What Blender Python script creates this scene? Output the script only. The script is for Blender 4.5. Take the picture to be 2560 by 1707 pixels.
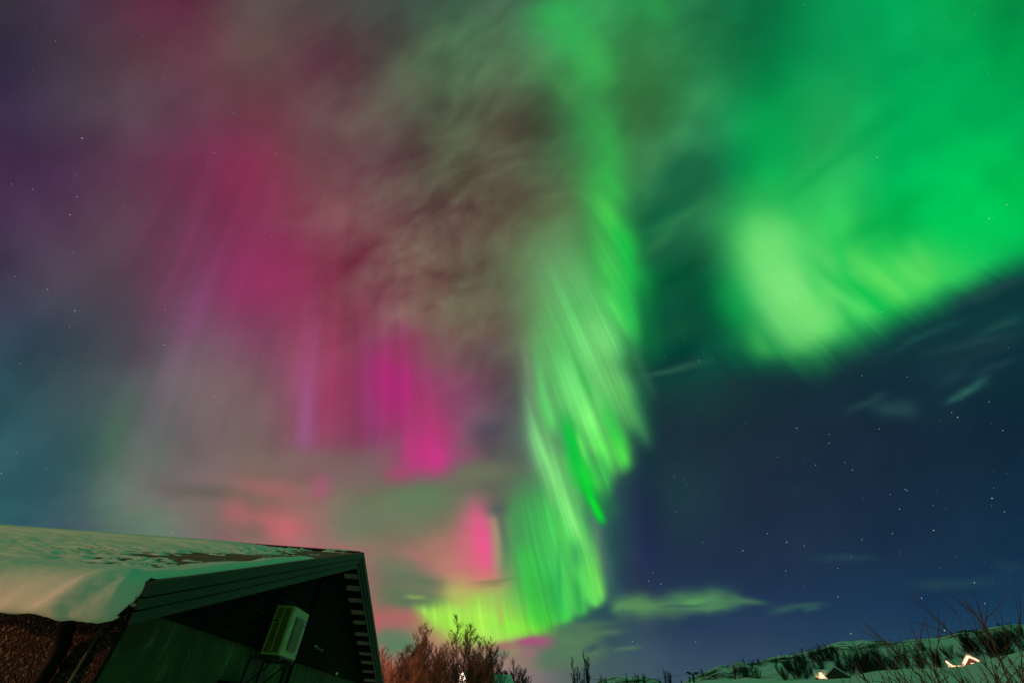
import numpy as np
import bpy, bmesh, math, random

from mathutils import Vector, Matrix
R_ = math.radians
for o in list(bpy.data.objects): bpy.data.objects.remove(o)
SC = bpy.context.scene; COL = SC.collection
# ================================================================ camera
FOC, PITCH, ROLL = 1047.6, R_(42.45), R_(-4.01)
CAMZ = 1.6
_c, _s = math.cos(ROLL), math.sin(ROLL)
_X = np.array([1., 0, 0]); _U = np.array([0, -math.sin(PITCH), math.cos(PITCH)])
CF = np.array([0, math.cos(PITCH), math.sin(PITCH)])
CX = _c*_X-_s*_U; CU = _s*_X+_c*_U
cam = bpy.data.cameras.new('camera'); co = bpy.data.objects.new('camera', cam); COL.objects.link(co)
cam.sensor_width = 36; cam.lens = FOC/2560*36; cam.clip_start = .05; cam.clip_end = 30000
M = Matrix(((CX[0], CU[0], -CF[0], 0), (CX[1], CU[1], -CF[1], 0), (CX[2], CU[2], -CF[2], CAMZ), (0, 0, 0, 1)))
co.matrix_world = M; SC.camera = co
# ================================================================ world, light levels
w = bpy.data.worlds.new("World"); SC.world = w; w.use_nodes = True
nt = w.node_tree; bg = nt.nodes['Background']
st = nt.nodes.new('ShaderNodeTexSky'); st.sky_type = 'NISHITA'; st.sun_disc = False
st.sun_elevation = R_(-8); st.sun_rotation = R_(200)
nt.links.new(st.outputs[0], bg.inputs[0]); bg.inputs[1].default_value = .05
SC.view_settings.view_transform = 'Standard'; SC.view_settings.look = 'None'
SC.view_settings.exposure = 0; SC.view_settings.gamma = 1
SC.cycles.max_bounces = 5
SC.cycles.sample_clamp_indirect = 4
LAMP_HOUSE = 1800.; LAMP_TREES = 2900.
# ================================================================ helpers
def lin(r, g, b):
    f = lambda c: (c/255/12.92) if c <= 10.3 else ((c/255+.055)/1.055)**2.4
    return (f(r), f(g), f(b), 1)
def raydir(x, y):
    d = CF+(x-1280)/FOC*CX-(y-853.5)/FOC*CU
    return d/np.linalg.norm(d)
def place(x, y, r):
    """point at horizontal distance r in the direction whose tangent-plane coordinates are x, y"""
    d = raydir(x, y); k = r/math.hypot(d[0], d[1])
    return Vector((d[0]*k, d[1]*k, CAMZ+d[2]*k))
def azel(x, y):
    d = raydir(x, y); return math.degrees(math.atan2(d[0], d[1])), math.degrees(math.asin(d[2]))
def mat(name, col, rough=.8, spec=.3, var=.25, scale=6, bump=.2, bscale=40, col2=None, metal=0, coord='Object', stretch=None, bdist=.01):
    m = bpy.data.materials.new(name); m.use_nodes = True; t = m.node_tree; N = t.nodes; L = t.links
    b = N['Principled BSDF']; b.inputs['Roughness'].default_value = rough
    b.inputs['Specular IOR Level'].default_value = spec; b.inputs['Metallic'].default_value = metal
    tc = N.new('ShaderNodeTexCoord'); mp = N.new('ShaderNodeMapping'); L.new(tc.outputs[coord], mp.inputs[0])
    if stretch: mp.inputs['Scale'].default_value = stretch
    n = N.new('ShaderNodeTexNoise'); n.inputs['Scale'].default_value = scale; n.inputs['Detail'].default_value = 8; n.inputs['Roughness'].default_value = .6
    L.new(mp.outputs[0], n.inputs['Vector'])
    r = N.new('ShaderNodeValToRGB'); r.color_ramp.elements[0].position = .35; r.color_ramp.elements[1].position = .68
    c2 = col2 or tuple(min(1, c*(1+var)) for c in col[:3])+(1,)
    r.color_ramp.elements[0].color = tuple(c*(1-var) for c in col[:3])+(1,) if not col2 else col
    r.color_ramp.elements[1].color = c2
    L.new(n.outputs[0], r.inputs[0]); L.new(r.outputs[0], b.inputs['Base Color'])
    if bump:
        n2 = N.new('ShaderNodeTexNoise'); n2.inputs['Scale'].default_value = bscale; n2.inputs['Detail'].default_value = 5
        L.new(mp.outputs[0], n2.inputs['Vector'])
        bp = N.new('ShaderNodeBump'); bp.inputs['Strength'].default_value = bump; bp.inputs['Distance'].default_value = bdist
        L.new(n2.outputs[0], bp.inputs['Height']); L.new(bp.outputs[0], b.inputs['Normal'])
    return m
def emit(name, col, s):
    m = bpy.data.materials.new(name); m.use_nodes = True; t = m.node_tree; t.nodes.clear()
    e = t.nodes.new('ShaderNodeEmission'); o = t.nodes.new('ShaderNodeOutputMaterial')
    e.inputs[0].default_value = col; e.inputs[1].default_value = s; t.links.new(e.outputs[0], o.inputs[0]); return m
def tag(o, label=None, cat=None, group=None, kind=None):
    if label: o['label'] = label
    if cat: o['category'] = cat
    if group: o['group'] = group
    if kind: o['kind'] = kind
    return o
class MB:
    """collects vertices and faces, builds ONE mesh object"""
    def __init__(s): s.v = []; s.f = []; s.mi = []
    def add(s, vs, fs, mi=0):
        n = len(s.v); s.v += [tuple(p) for p in vs]; s.f += [tuple(i+n for i in f) for f in fs]; s.mi += [mi]*len(fs); return s
    def box(s, a, b, mi=0):
        (x0, y0, z0), (x1, y1, z1) = a, b
        x0, x1 = min(x0, x1), max(x0, x1); y0, y1 = min(y0, y1), max(y0, y1); z0, z1 = min(z0, z1), max(z0, z1)
        return s.add([(x0,y0,z0),(x1,y0,z0),(x1,y1,z0),(x0,y1,z0),(x0,y0,z1),(x1,y0,z1),(x1,y1,z1),(x0,y1,z1)],
                     [(0,3,2,1),(4,5,6,7),(0,1,5,4),(1,2,6,5),(2,3,7,6),(3,0,4,7)], mi)
    def prism(s, poly, d, mi=0):
        """poly: 3-D points in order, extruded by vector d"""
        n = len(poly); a = [Vector(p) for p in poly]; d = Vector(d); b = [p+d for p in a]
        return s.add(a+b, [tuple(range(n))[::-1], tuple(range(n, 2*n))]+[(i, (i+1) % n, n+(i+1) % n, n+i) for i in range(n)], mi)
    def tube(s, pts, rad, n=8, cap=True, mi=0):
        pts = [Vector(p) for p in pts]; rad = rad if isinstance(rad, (list, tuple)) else [rad]*len(pts)
        vs = []; up = None
        for i, p in enumerate(pts):
            t = (pts[min(i+1, len(pts)-1)]-pts[max(i-1, 0)]).normalized()
            if up is None: up = t.orthogonal().normalized()
            else: up = (up-t*up.dot(t)); up = up.normalized() if up.length > 1e-6 else t.orthogonal().normalized()
            q = t.cross(up)
            vs += [p+(up*math.cos(2*math.pi*k/n)+q*math.sin(2*math.pi*k/n))*rad[i] for k in range(n)]
        fs = [(i*n+k, i*n+(k+1) % n, (i+1)*n+(k+1) % n, (i+1)*n+k) for i in range(len(pts)-1) for k in range(n)]
        if cap: fs += [tuple(range(n))[::-1], tuple((len(pts)-1)*n+k for k in range(n))]
        return s.add(vs, fs, mi)
    def build(s, name, m, parent=None, smooth=False, off=None):
        me = bpy.data.meshes.new(name)
        if off is not None: s.v = [(a-off[0], b-off[1], c-off[2]) for a, b, c in s.v]
        me.from_pydata(s.v, [], s.f); me.update()
        for mm in (m if isinstance(m, (list, tuple)) else [m]): me.materials.append(mm)
        if any(s.mi): me.polygons.foreach_set('material_index', s.mi)
        if smooth: me.polygons.foreach_set('use_smooth', [True]*len(s.f))
        o = bpy.data.objects.new(name, me); COL.objects.link(o)
        if parent: o.parent = parent
        return o
def empty(name, loc, rz=0):
    o = bpy.data.objects.new(name, None); COL.objects.link(o); o.location = loc; o.rotation_euler = (0, 0, rz); o.empty_display_size = .2
    return o
def soft(o, wd=.006, seg=2):
    b = o.modifiers.new('bevel', 'BEVEL'); b.width = wd; b.segments = seg; b.limit_method = 'ANGLE'; b.angle_limit = R_(40); return o
def fb(x, y, s=0, o=4): return float(fbm(np.array([float(x)]), np.array([float(y)]), s, o)[0])

# ---------------------------------------------------------------- night sky colours, by direction
# x, y are tangent-plane coordinates of a sky direction (unit 1/1047.6, see chart() in the scene)
GRID = """
52,46,60 66,50,68 84,50,66 96,50,68 86,72,70 78,70,68 72,84,74 66,98,74 66,100,76 50,135,78 44,136,72 34,122,74 14,122,70 8,148,80 2,158,82 4,150,72 6,152,74
56,50,72 70,56,72 88,62,72 100,58,72 98,72,72 92,62,70 82,80,70 72,100,72 72,104,72 56,140,76 52,122,68 40,128,74 8,128,70 10,158,84 2,160,82 2,158,78 0,155,72
58,44,72 72,58,76 88,66,78 96,58,74 110,60,74 100,72,74 90,74,70 78,88,68 80,86,66 64,118,72 60,125,70 40,130,76 6,150,74 28,170,88 2,172,86 2,168,82 0,158,76
66,44,72 74,50,76 92,56,78 110,48,76 130,52,80 110,68,74 98,70,72 88,90,70 90,92,72 72,115,72 48,110,66 30,110,70 8,160,76 36,178,88 2,180,88 0,185,84 0,172,74
68,50,76 78,56,78 92,62,78 112,54,80 132,58,86 126,70,82 112,76,76 98,82,72 98,96,74 84,112,72 24,100,62 38,118,72 12,160,72 50,195,90 10,190,84 0,192,84 0,180,76
66,62,82 74,64,80 84,64,78 118,60,88 142,50,92 132,64,82 118,76,78 102,78,70 98,98,76 92,130,80 14,105,58 12,90,58 4,140,65 60,200,90 20,195,80 30,190,85 10,150,75
54,72,90 62,74,86 78,72,84 112,82,100 130,66,96 140,64,88 126,72,86 110,80,76 102,98,82 86,140,85 16,90,58 8,78,58 8,110,60 40,180,80 20,160,75 20,150,75 20,130,72
44,78,86 60,80,87 76,84,86 110,96,102 120,84,96 146,68,100 136,62,94 134,66,98 88,84,84 80,120,88 20,80,60 10,64,58 10,90,60 30,140,75 22,120,70 20,110,70 14,90,66
44,82,90 52,86,91 78,102,90 108,98,100 124,102,98 136,88,102 124,86,96 120,84,96 84,88,88 76,110,88 26,60,62 20,50,62 24,44,64 22,36,64 22,38,64 14,38,66 8,34,66
42,85,92 58,89,96 100,108,98 122,104,104 140,106,98 128,108,96 108,116,90 104,120,92 98,108,90 60,120,85 30,46,70 30,46,72 28,40,72 22,40,72 18,42,72 12,42,70 8,40,70
45,92,100 70,92,104 82,116,104 112,112,104 150,104,104 150,112,104 130,120,98 160,122,108 124,140,100 50,110,85 38,52,80 36,48,80 30,46,80 24,48,80 20,50,78 18,48,76 14,46,76
50,94,102 60,96,104 82,118,104 112,114,104 140,106,104 168,104,105 168,112,100 160,135,95 120,140,90 50,90,85 44,64,84 42,62,86 38,58,86 34,56,86 28,54,84 24,52,82 22,52,82
70,100,110 85,100,108 100,110,106 140,110,105 160,105,105 175,105,105 178,112,102 172,116,108 140,112,112 82,100,98 62,84,96 58,78,98 54,72,96 48,68,94 42,66,92 38,64,92 36,62,92
"""
G = np.array([[[float(c) for c in p.split(',')] for p in r.split()] for r in GRID.strip().split('\n')])
NAVY = [(560,(14,50,56)),(800,(18,54,58)),(950,(22,44,55)),(1080,(25,39,56)),(1250,(29,43,64)),(1400,(31,48,72)),(1520,(34,56,84)),(1620,(46,68,92)),(1720,(60,82,98))]

def _h(i, j, s):
    n = (i*374761393 + j*668265263 + s*2147483647) & 0xffffffff
    n = ((n ^ (n >> 13))*1274126177) & 0xffffffff
    return ((n ^ (n >> 16)) & 0xffff)/65535.0
def vn(x, y, s=0):
    xi = np.floor(x).astype(np.int64); yi = np.floor(y).astype(np.int64)
    fx = x-xi; fy = y-yi; fx = fx*fx*fx*(fx*(fx*6-15)+10); fy = fy*fy*fy*(fy*(fy*6-15)+10)
    a = _h(xi, yi, s); b = _h(xi+1, yi, s); c = _h(xi, yi+1, s); d = _h(xi+1, yi+1, s)
    return (a*(1-fx)+b*fx)*(1-fy)+(c*(1-fx)+d*fx)*fy
def fbm(x, y, s=0, o=4):
    t = 0; a = .5; n = 0
    for k in range(o):
        t = t+a*vn(x, y, s+k*7); n += a; a *= .5; x = x*2.03+5.1; y = y*2.03+1.7
    return t/n
def sstep(a, b, x):
    t = np.clip((x-a)/(b-a), 0, 1); return t*t*(3-2*t)
def gridcol(x, y):
    gx = np.clip(x/160, 0, 15.9999); gy = np.clip(y/140, 0, 11.9999)
    i = gx.astype(int); j = gy.astype(int); fx = (gx-i)[:, None]; fy = (gy-j)[:, None]
    def cr(p0, p1, p2, p3, t): return p1+.5*t*(p2-p0+t*(2*p0-5*p1+4*p2-p3+t*(3*(p1-p2)+p3-p0)))
    rows = []
    for dj in (-1, 0, 1, 2):
        jj = np.clip(j+dj, 0, 12)
        rows.append(cr(*[G[jj, np.clip(i+di, 0, 16)] for di in (-1, 0, 1, 2)], fx))
    return np.clip(cr(*rows, fy), 0, 255)
# strokes: x1,y1,x2,y2, width1,width2, r,g,b, alpha, soft1,soft2
ST = []
def S(*a): ST.append(a)
# --- red and violet glow
S(640,400,540,540, 95,90, 132,46,78, .3,.5,.5)
S(540,540,620,740, 120,100, 126,50,88, .32,.5,.5)
S(640,600,800,690, 45,60, 146,46,88, .45,.5,.5)
S(700,650,640,720, 60,60, 146,48,96, .4,.5,.5)
S(330,0,430,80, 60,70, 100,38,60, .22,.5,.5)
S(440,880,530,640, 26,50, 130,74,116, .5,.4,.6)
S(400,980,450,860, 22,26, 122,104,116, .4,.4,.4)
S(420,740,540,370, 22,16, 132,62,98, .45,.5,.6)
S(380,700,440,430, 60,60, 98,50,78, .3,.5,.5)
S(350,880,470,560, 26,40, 108,66,90, .3,.5,.5)
S(590,760,620,620, 26,30, 150,50,104, .35,.5,.5)
S(320,1200,400,900, 50,40, 106,94,104, .35,.4,.5)
S(270,1160,330,960, 26,22, 72,104,86, .5,.4,.5)
S(255,1300,300,1200, 40,26, 84,124,108, .4,.3,.5)
S(350,1370,420,1270, 70,50, 96,134,108, .55,.2,.5)
S(460,1300,520,1250, 50,50, 114,120,98, .35,.5,.5)
S(390,1215,640,1240, 16,14, 92,92,80, .6,.4,.4)
# left of the middle: rose columns
S(782,800,770,1130, 26,26, 164,80,130, .6,.55,.25)
S(768,960,762,1125, 14,18, 150,96,146, .5,.5,.2)
S(845,820,835,1120, 42,48, 158,60,94, .6,.45,.3)
S(905,880,895,1130, 22,26, 116,54,80, .6,.45,.3)
S(928,890,938,1140, 11,13, 132,68,124, .6,.4,.4)
S(985,850,985,1090, 62,60, 172,44,114, .9,.45,.4)
S(1060,980,1090,1120, 50,40, 170,56,110, .6,.5,.4)
S(930,960,950,1120, 30,30, 150,60,110, .4,.5,.4)
S(1010,920,960,1000, 45,40, 180,40,122, .5,.5,.5)
S(1060,850,980,900, 22,26, 150,56,92, .5,.5,.4)
S(1050,1010,1130,1120, 50,38, 176,56,112, .7,.5,.4)
S(1020,1100,1100,1150, 50,42, 196,52,126, .8,.5,.4)
S(1040,1168,1135,1145, 42,32, 208,52,136, .85,.5,.4)
S(1000,1130,1060,1160, 40,36, 190,54,124, .6,.5,.4)
S(960,1190,1040,1185, 22,28, 188,60,120, .6,.4,.5)
S(920,1160,1000,1140, 40,40, 150,88,110, .4,.5,.5)
S(1130,1140,1200,1135, 24,16, 160,70,120, .5,.4,.6)
S(806,1190,802,1252, 20,18, 178,84,122, .6,.5,.4)
S(700,1250,800,1290, 40,36, 158,110,106, .4,.5,.5)
S(860,1200,960,1210, 24,20, 128,100,100, .5,.4,.4)
S(1120,960,1180,1090, 40,40, 112,72,92, .4,.5,.5)
S(1050,860,1150,900, 50,40, 112,84,84, .4,.5,.5)
S(1150,900,1280,860, 24,30, 92,78,82, .45,.5,.5)
S(1120,800,1260,740, 20,24, 112,112,86, .5,.5,.5)
S(1180,1080,1260,1060, 22,24, 66,66,84, .5,.5,.5)
S(520,860,640,1120, 90,110, 120,102,98, .4,.5,.5)
# green-grey cloud bank below them
S(900,1290,1160,1235, 46,40, 108,122,92, .75,.35,.4)
S(980,1260,1120,1225, 30,32, 96,128,90, .7,.4,.4)
S(830,1320,1060,1300, 36,32, 106,120,94, .7,.4,.4)
S(1140,1190,1300,1170, 24,30, 112,122,92, .7,.4,.5)
S(660,1150,960,1150, 20,22, 118,108,96, .5,.4,.4)
S(1060,1350,1180,1300, 28,22, 118,122,92, .55,.4,.4)
# salmon clouds lower left
S(600,1205,760,1235, 18,18, 172,104,106, .6,.45,.45)
S(640,1275,770,1320, 34,32, 178,104,104, .6,.4,.4)
S(600,1285,800,1330, 14,16, 190,100,104, .5,.4,.4)
S(690,1310,740,1345, 26,24, 200,104,108, .7,.5,.4)
S(620,1300,660,1320, 14,14, 130,98,90, .5,.4,.4)
S(560,1235,700,1247, 10,10, 126,104,92, .6,.4,.4)
S(590,1320,660,1345, 18,16, 118,104,92, .65,.3,.4)
S(700,1388,900,1392, 22,24, 186,96,108, .7,.4,.4)
S(760,1290,830,1300, 26,26, 156,106,104, .5,.4,.4)
S(560,1280,620,1270, 24,30, 180,100,104, .5,.4,.4)
S(920,1370,940,1490, 28,24, 156,104,104, .6,.4,.5)
S(900,1440,960,1445, 26,26, 170,92,120, .4,.4,.5)
S(930,1560,1060,1540, 26,18, 176,100,102, .7,.3,.4)
S(940,1540,930,1620, 18,18, 186,100,102, .5,.4,.4)
# fan above the wood
S(900,1400,1180,1420, 60,60, 156,112,100, .55,.3,.3)
S(1110,1370,1140,1510, 60,56, 178,132,106, .65,.4,.4)
S(1200,1350,1215,1480, 60,60, 190,132,110, .5,.4,.4)
S(1010,1380,1120,1440, 14,18, 176,112,116, .55,.4,.4)
S(1130,1390,1150,1500, 44,40, 178,136,104, .7,.5,.4)
S(1050,1365,1160,1370, 22,26, 172,118,106, .5,.4,.4)
S(1188,1270,1205,1480, 44,66, 206,104,122, .6,.4,.4)
S(1193,1268,1218,1470, 28,44, 236,88,142, .95,.4,.5)
S(1200,1350,1212,1420, 22,30, 242,84,142, .6,.4,.4)
S(1170,1320,1180,1480, 14,26, 186,120,106, .45,.4,.4)
S(1234,1280,1250,1440, 10,12, 176,152,124, .75,.35,.3)
S(1256,1330,1266,1450, 9,12, 110,128,96, .7,.4,.4)
S(1240,1255,1248,1290, 22,20, 74,84,92, .8,.4,.5)
S(1245,1270,1275,1400, 9,9, 82,96,88, .7,.3,.5)
S(1285,1400,1280,1460, 10,14, 150,140,100, .4,.4,.5)
S(1225,1470,1262,1512, 34,36, 224,116,116, .8,.4,.4)
S(1180,1440,1230,1520, 60,50, 206,146,108, .5,.5,.4)
S(1210,1430,1240,1540, 26,22, 222,128,116, .55,.4,.5)
S(1235,1500,1250,1590, 16,12, 200,150,100, .55,.4,.4)
S(940,1430,1130,1468, 30,16, 92,114,86, .9,.35,.4)
S(940,1480,1130,1498, 24,14, 92,118,86, .85,.3,.5)
S(930,1405,1060,1430, 24,18, 118,122,98, .65,.35,.45)
S(960,1505,1140,1505, 13,12, 92,116,88, .85,.3,.4)
S(1010,1490,1060,1494, 4,4, 142,168,90, .7,.4,.4)
S(1110,1470,1160,1485, 14,14, 170,180,100, .6,.4,.4)
S(1170,1458,1320,1438, 4,4, 132,108,92, .75,.3,.4)
S(1200,1465,1260,1455, 5,6, 140,96,90, .6,.4,.4)
# yellow-green lower border
S(1040,1520,1130,1540, 10,20, 150,222,84, .8,.4,.3)
S(1080,1530,1230,1540, 22,36, 160,232,80, .97,.3,.3)
S(1110,1560,1300,1548, 26,44, 166,228,84, .97,.3,.3)
S(1300,1520,1400,1540, 50,40, 110,226,74, .8,.4,.4)
S(1130,1578,1320,1582, 20,22, 168,230,82, .95,.3,.3)
S(1180,1596,1270,1596, 12,12, 172,224,90, .9,.3,.3)
S(1180,1590,1290,1588, 15,15, 170,220,92, .9,.4,.4)
S(1290,1540,1350,1555, 40,34, 118,232,66, .9,.4,.4)
S(1230,1565,1370,1570, 26,18, 140,236,70, .9,.4,.35)
S(1340,1530,1390,1560, 34,22, 78,226,60, .85,.4,.4)
S(1395,1480,1415,1560, 26,18, 66,206,76, .85,.4,.2)
S(1440,1460,1455,1540, 22,16, 84,212,84, .85,.4,.2)
S(1475,1450,1496,1520, 20,12, 104,220,88, .85,.4,.2)
S(1265,1480,1290,1520, 30,30, 120,214,84, .5,.4,.4)
S(1140,1440,1160,1500, 34,34, 192,176,108, .6,.4,.4)
S(1130,1488,1180,1510, 22,18, 190,178,100, .7,.4,.4)
S(1190,1502,1260,1508, 10,10, 186,186,100, .6,.4,.4)
S(1248,1500,1252,1560, 5,5, 200,160,100, .6,.4,.4)
S(1120,1505,1330,1512, 24,30, 158,214,84, .6,.4,.4)
S(1200,1480,1320,1490, 20,30, 140,196,92, .4,.4,.4)
S(1060,1540,1200,1560, 20,30, 164,234,78, .8,.4,.4)
# broad green curtain above it
S(1310,1230,1340,1500, 34,60, 56,178,82, .8,.4,.3)
S(1360,1220,1400,1500, 40,52, 62,186,84, .85,.4,.25)
S(1400,1280,1470,1500, 40,38, 74,196,86, .85,.4,.2)
S(1285,1250,1300,1420, 14,20, 66,150,84, .7,.3,.4)
S(1310,1360,1340,1460, 22,26, 60,212,78, .8,.4,.4)
S(1325,1440,1360,1560, 26,22, 52,214,68, .7,.4,.3)
S(1400,1260,1455,1480, 24,20, 86,214,92, .75,.4,.3)
S(1430,1350,1445,1430, 13,13, 52,150,84, .6,.4,.4)
S(1380,1440,1390,1540, 14,10, 40,170,72, .6,.4,.3)
S(1410,1450,1425,1560, 12,10, 70,200,80, .6,.4,.3)
S(1440,1440,1455,1540, 7,8, 40,150,70, .6,.4,.3)
S(1465,1380,1490,1505, 14,16, 96,214,88, .85,.4,.2)
S(1480,1340,1508,1505, 11,11, 120,224,92, .8,.5,.12)
S(1395,1360,1405,1540, 5,6, 40,164,80, .5,.4,.3)
S(1475,1260,1530,1480, 12,14, 84,104,108, .5,.4,.4)
S(1460,1150,1500,1400, 6,8, 100,140,112, .4,.5,.5)
# long bright curtain, left edge
S(1325,930,1352,1180, 20,22, 112,176,118, .8,.5,.35)
S(1345,880,1370,1110, 10,20, 96,200,106, .7,.5,.4)
S(1368,1000,1390,1080, 15,13, 92,216,100, .7,.5,.4)
S(1385,1000,1425,1180, 10,14, 86,134,98, .6,.4,.4)
S(1350,1090,1412,1250, 20,22, 132,236,128, .95,.5,.4)
S(1395,1210,1448,1345, 17,13, 134,238,126, .95,.5,.35)
S(1405,1130,1450,1280, 17,15, 96,190,100, .75,.4,.4)
S(1352,1150,1378,1260, 8,5, 106,196,112, .6,.4,.4)
S(1440,1280,1478,1400, 10,9, 108,214,106, .8,.4,.4)
S(1310,860,1330,1010, 9,9, 128,134,120, .6,.5,.5)
# the main bright sheet
S(1340,560,1430,900, 90,80, 104,146,98, .55,.4,.4)
S(1400,620,1480,1000, 80,84, 92,176,98, .6,.4,.4)
S(1480,560,1560,860, 70,60, 50,160,76, .5,.4,.4)
S(1370,600,1440,780, 40,50, 106,164,108, .55,.5,.4)
S(1420,700,1500,900, 44,52, 94,206,106, .85,.5,.4)
S(1380,820,1470,1080, 46,52, 86,196,98, .8,.5,.4)
S(1465,800,1520,900, 32,34, 132,238,130, .8,.5,.4)
S(1495,880,1560,1010, 26,32, 130,236,126, .85,.5,.4)
S(1410,900,1450,1000, 22,32, 112,222,118, .7,.5,.4)
S(1455,980,1500,1110, 34,32, 124,240,116, .9,.5,.4)
S(1530,960,1610,1085, 26,22, 108,222,108, .9,.5,.35)
S(1590,1000,1625,1110, 12,13, 100,208,110, .8,.5,.35)
S(1480,1080,1550,1170, 30,30, 102,240,96, .9,.5,.35)
S(1540,1080,1565,1165, 19,15, 80,228,76, .85,.5,.3)
S(1500,1020,1560,1120, 12,14, 50,204,72, .7,.4,.4)
S(1440,900,1480,1000, 8,10, 52,190,80, .5,.5,.4)
S(1515,1000,1555,1085, 10,10, 60,210,80, .5,.5,.4)
S(1500,1140,1520,1230, 22,12, 60,190,80, .8,.4,.4)
S(1440,1140,1500,1240, 20,16, 74,226,76, .8,.4,.4)
S(1415,1040,1455,1200, 15,22, 16,190,60, .9,.35,.4)
S(1440,1080,1470,1160, 5,6, 110,232,96, .7,.4,.4)
S(1455,1180,1508,1312, 20,8, 8,206,46, .95,.4,.14)
S(1480,1240,1502,1300, 6,5, 10,232,48, .8,.4,.3)
S(1500,1220,1535,1290, 18,14, 32,118,70, .5,.4,.5)
S(1580,860,1640,1010, 12,12, 66,128,84, .5,.5,.4)
S(1600,980,1650,1110, 22,20, 26,110,68, .6,.4,.5)
S(1640,1080,1660,1130, 14,12, 40,84,74, .4,.4,.5)
# upper arm of the same curtain
S(1380,0,1400,70, 55,62, 46,192,86, .85,.2,.5)
S(1420,60,1450,130, 40,40, 44,180,82, .6,.4,.5)
S(1470,100,1500,220, 42,45, 60,184,84, .75,.5,.4)
S(1480,200,1500,420, 55,52, 54,158,76, .75,.4,.4)
S(1520,300,1530,420, 26,26, 50,176,78, .6,.5,.4)
S(1370,160,1440,260, 22,24, 72,146,80, .5,.4,.4)
S(1580,160,1640,180, 60,50, 50,128,70, .3,.5,.5)
S(1500,400,1545,520, 40,34, 50,178,76, .85,.4,.4)
S(1470,470,1590,660, 34,34, 58,196,76, .75,.5,.5)
S(1500,500,1545,590, 20,18, 84,220,84, .5,.5,.5)
S(1540,570,1600,740, 30,26, 26,190,70, .9,.4,.4)
S(1480,560,1540,700, 18,24, 66,172,78, .7,.4,.4)
S(1500,620,1570,780, 26,24, 66,204,84, .8,.4,.4)
S(1515,730,1580,835, 15,15, 92,228,98, .6,.5,.4)
S(1555,700,1594,850, 22,16, 40,196,80, .7,.4,.4)
S(1600,700,1640,880, 18,22, 14,112,60, .6,.4,.5)
S(1640,40,1660,30, 30,40, 40,160,78, .7,.5,.5)
S(1580,0,1680,20, 40,30, 44,156,78, .5,.5,.5)
# dark cloud gaps between the two arms
S(1650,470,1740,390, 30,26, 22,98,66, .75,.4,.5)
S(1620,560,1760,460, 20,22, 20,100,64, .8,.4,.5)
S(1600,660,1740,590, 30,24, 24,92,62, .7,.4,.4)
S(1620,580,1800,500, 12,14, 46,132,80, .5,.4,.5)
S(1610,640,1700,560, 14,14, 54,126,80, .5,.4,.5)
S(1640,780,1740,740, 34,40, 14,80,58, .6,.4,.4)
S(1620,930,1740,905, 14,14, 14,56,54, .6,.4,.4)
S(1600,945,1760,905, 6,7, 62,116,86, .65,.35,.5)
S(1650,830,1780,810, 26,26, 32,98,66, .4,.4,.5)
# the great green field on the right
S(1860,480,1960,620, 80,80, 70,200,94, .5,.5,.5)
S(1880,560,1960,760, 56,72, 110,222,112, .8,.5,.4)
S(1920,640,2020,840, 66,66, 138,236,134, .9,.5,.45)
S(1960,560,1900,640, 50,50, 120,226,120, .6,.5,.5)
S(2000,760,2060,850, 60,50, 120,226,116, .7,.5,.5)
S(1960,700,2060,850, 90,80, 116,226,114, .6,.5,.4)
S(1880,560,1980,700, 70,80, 110,222,112, .5,.5,.5)
S(1870,820,1930,890, 26,24, 66,180,84, .6,.5,.4)
S(1810,700,1860,830, 40,36, 8,176,74, .5,.5,.5)
S(2070,690,2200,800, 26,30, 88,222,102, .75,.5,.4)
S(2010,640,2060,760, 14,16, 60,206,92, .45,.5,.4)
S(1955,560,2030,700, 12,14, 84,214,102, .35,.5,.4)
S(2095,760,2150,830, 10,12, 40,180,80, .5,.5,.4)
S(1900,830,1960,900, 9,11, 30,150,74, .5,.5,.3)
S(2040,660,2160,760, 12,12, 30,190,80, .6,.5,.4)
S(2130,640,2280,760, 26,26, 96,222,96, .85,.5,.35)
S(2110,690,2230,790, 11,12, 10,190,74, .75,.4,.4)
S(2220,640,2340,720, 36,40, 100,222,98, .8,.5,.4)
S(2280,620,2420,690, 38,34, 60,204,90, .7,.5,.5)
S(2280,610,2340,700, 16,16, 96,214,96, .5,.5,.5)
S(1960,500,2180,370, 44,44, 40,184,92, .45,.5,.5)
S(1980,480,2180,340, 13,15, 8,160,76, .45,.4,.5)
S(2120,600,2320,480, 18,20, 0,170,68, .5,.4,.4)
S(2120,350,2300,260, 20,22, 2,156,76, .5,.4,.4)
S(2200,500,2400,380, 30,30, 0,200,92, .5,.5,.5)
S(2480,560,2560,590, 22,24, 0,200,92, .4,.4,.3)
S(2120,700,2080,560, 12,12, 22,200,80, .4,.5,.5)

CL = []   # thin cloud, lit green, drawn over everything
def Cc(*a): CL.append(a)
Cc(1530,1520,1620,1514, 17,24, 86,138,88, .9,.25,.3)
Cc(1590,1524,1700,1516, 21,19, 86,138,86, .85,.3,.3)
Cc(1680,1506,1830,1494, 20,18, 86,148,90, .9,.3,.35)
Cc(1700,1522,1840,1508, 9,9, 80,136,88, .75,.3,.35)
Cc(1820,1496,1910,1508, 10,5, 74,124,86, .75,.3,.5)
Cc(1650,1534,1720,1528, 9,8, 66,104,86, .5,.3,.5)
Cc(1650,1520,1760,1508, 3,3, 52,84,86, .6,.4,.4)
Cc(1400,1570,1540,1558, 9,6, 74,108,88, .8,.4,.5)
Cc(1380,1604,1500,1584, 25,19, 84,124,86, .95,.3,.3)
Cc(1440,1590,1560,1575, 10,7, 80,114,88, .8,.3,.4)
Cc(1400,1630,1500,1622, 16,14, 86,124,88, .8,.3,.4)
Cc(1330,1640,1510,1630, 18,14, 84,120,90, .85,.3,.4)
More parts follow.
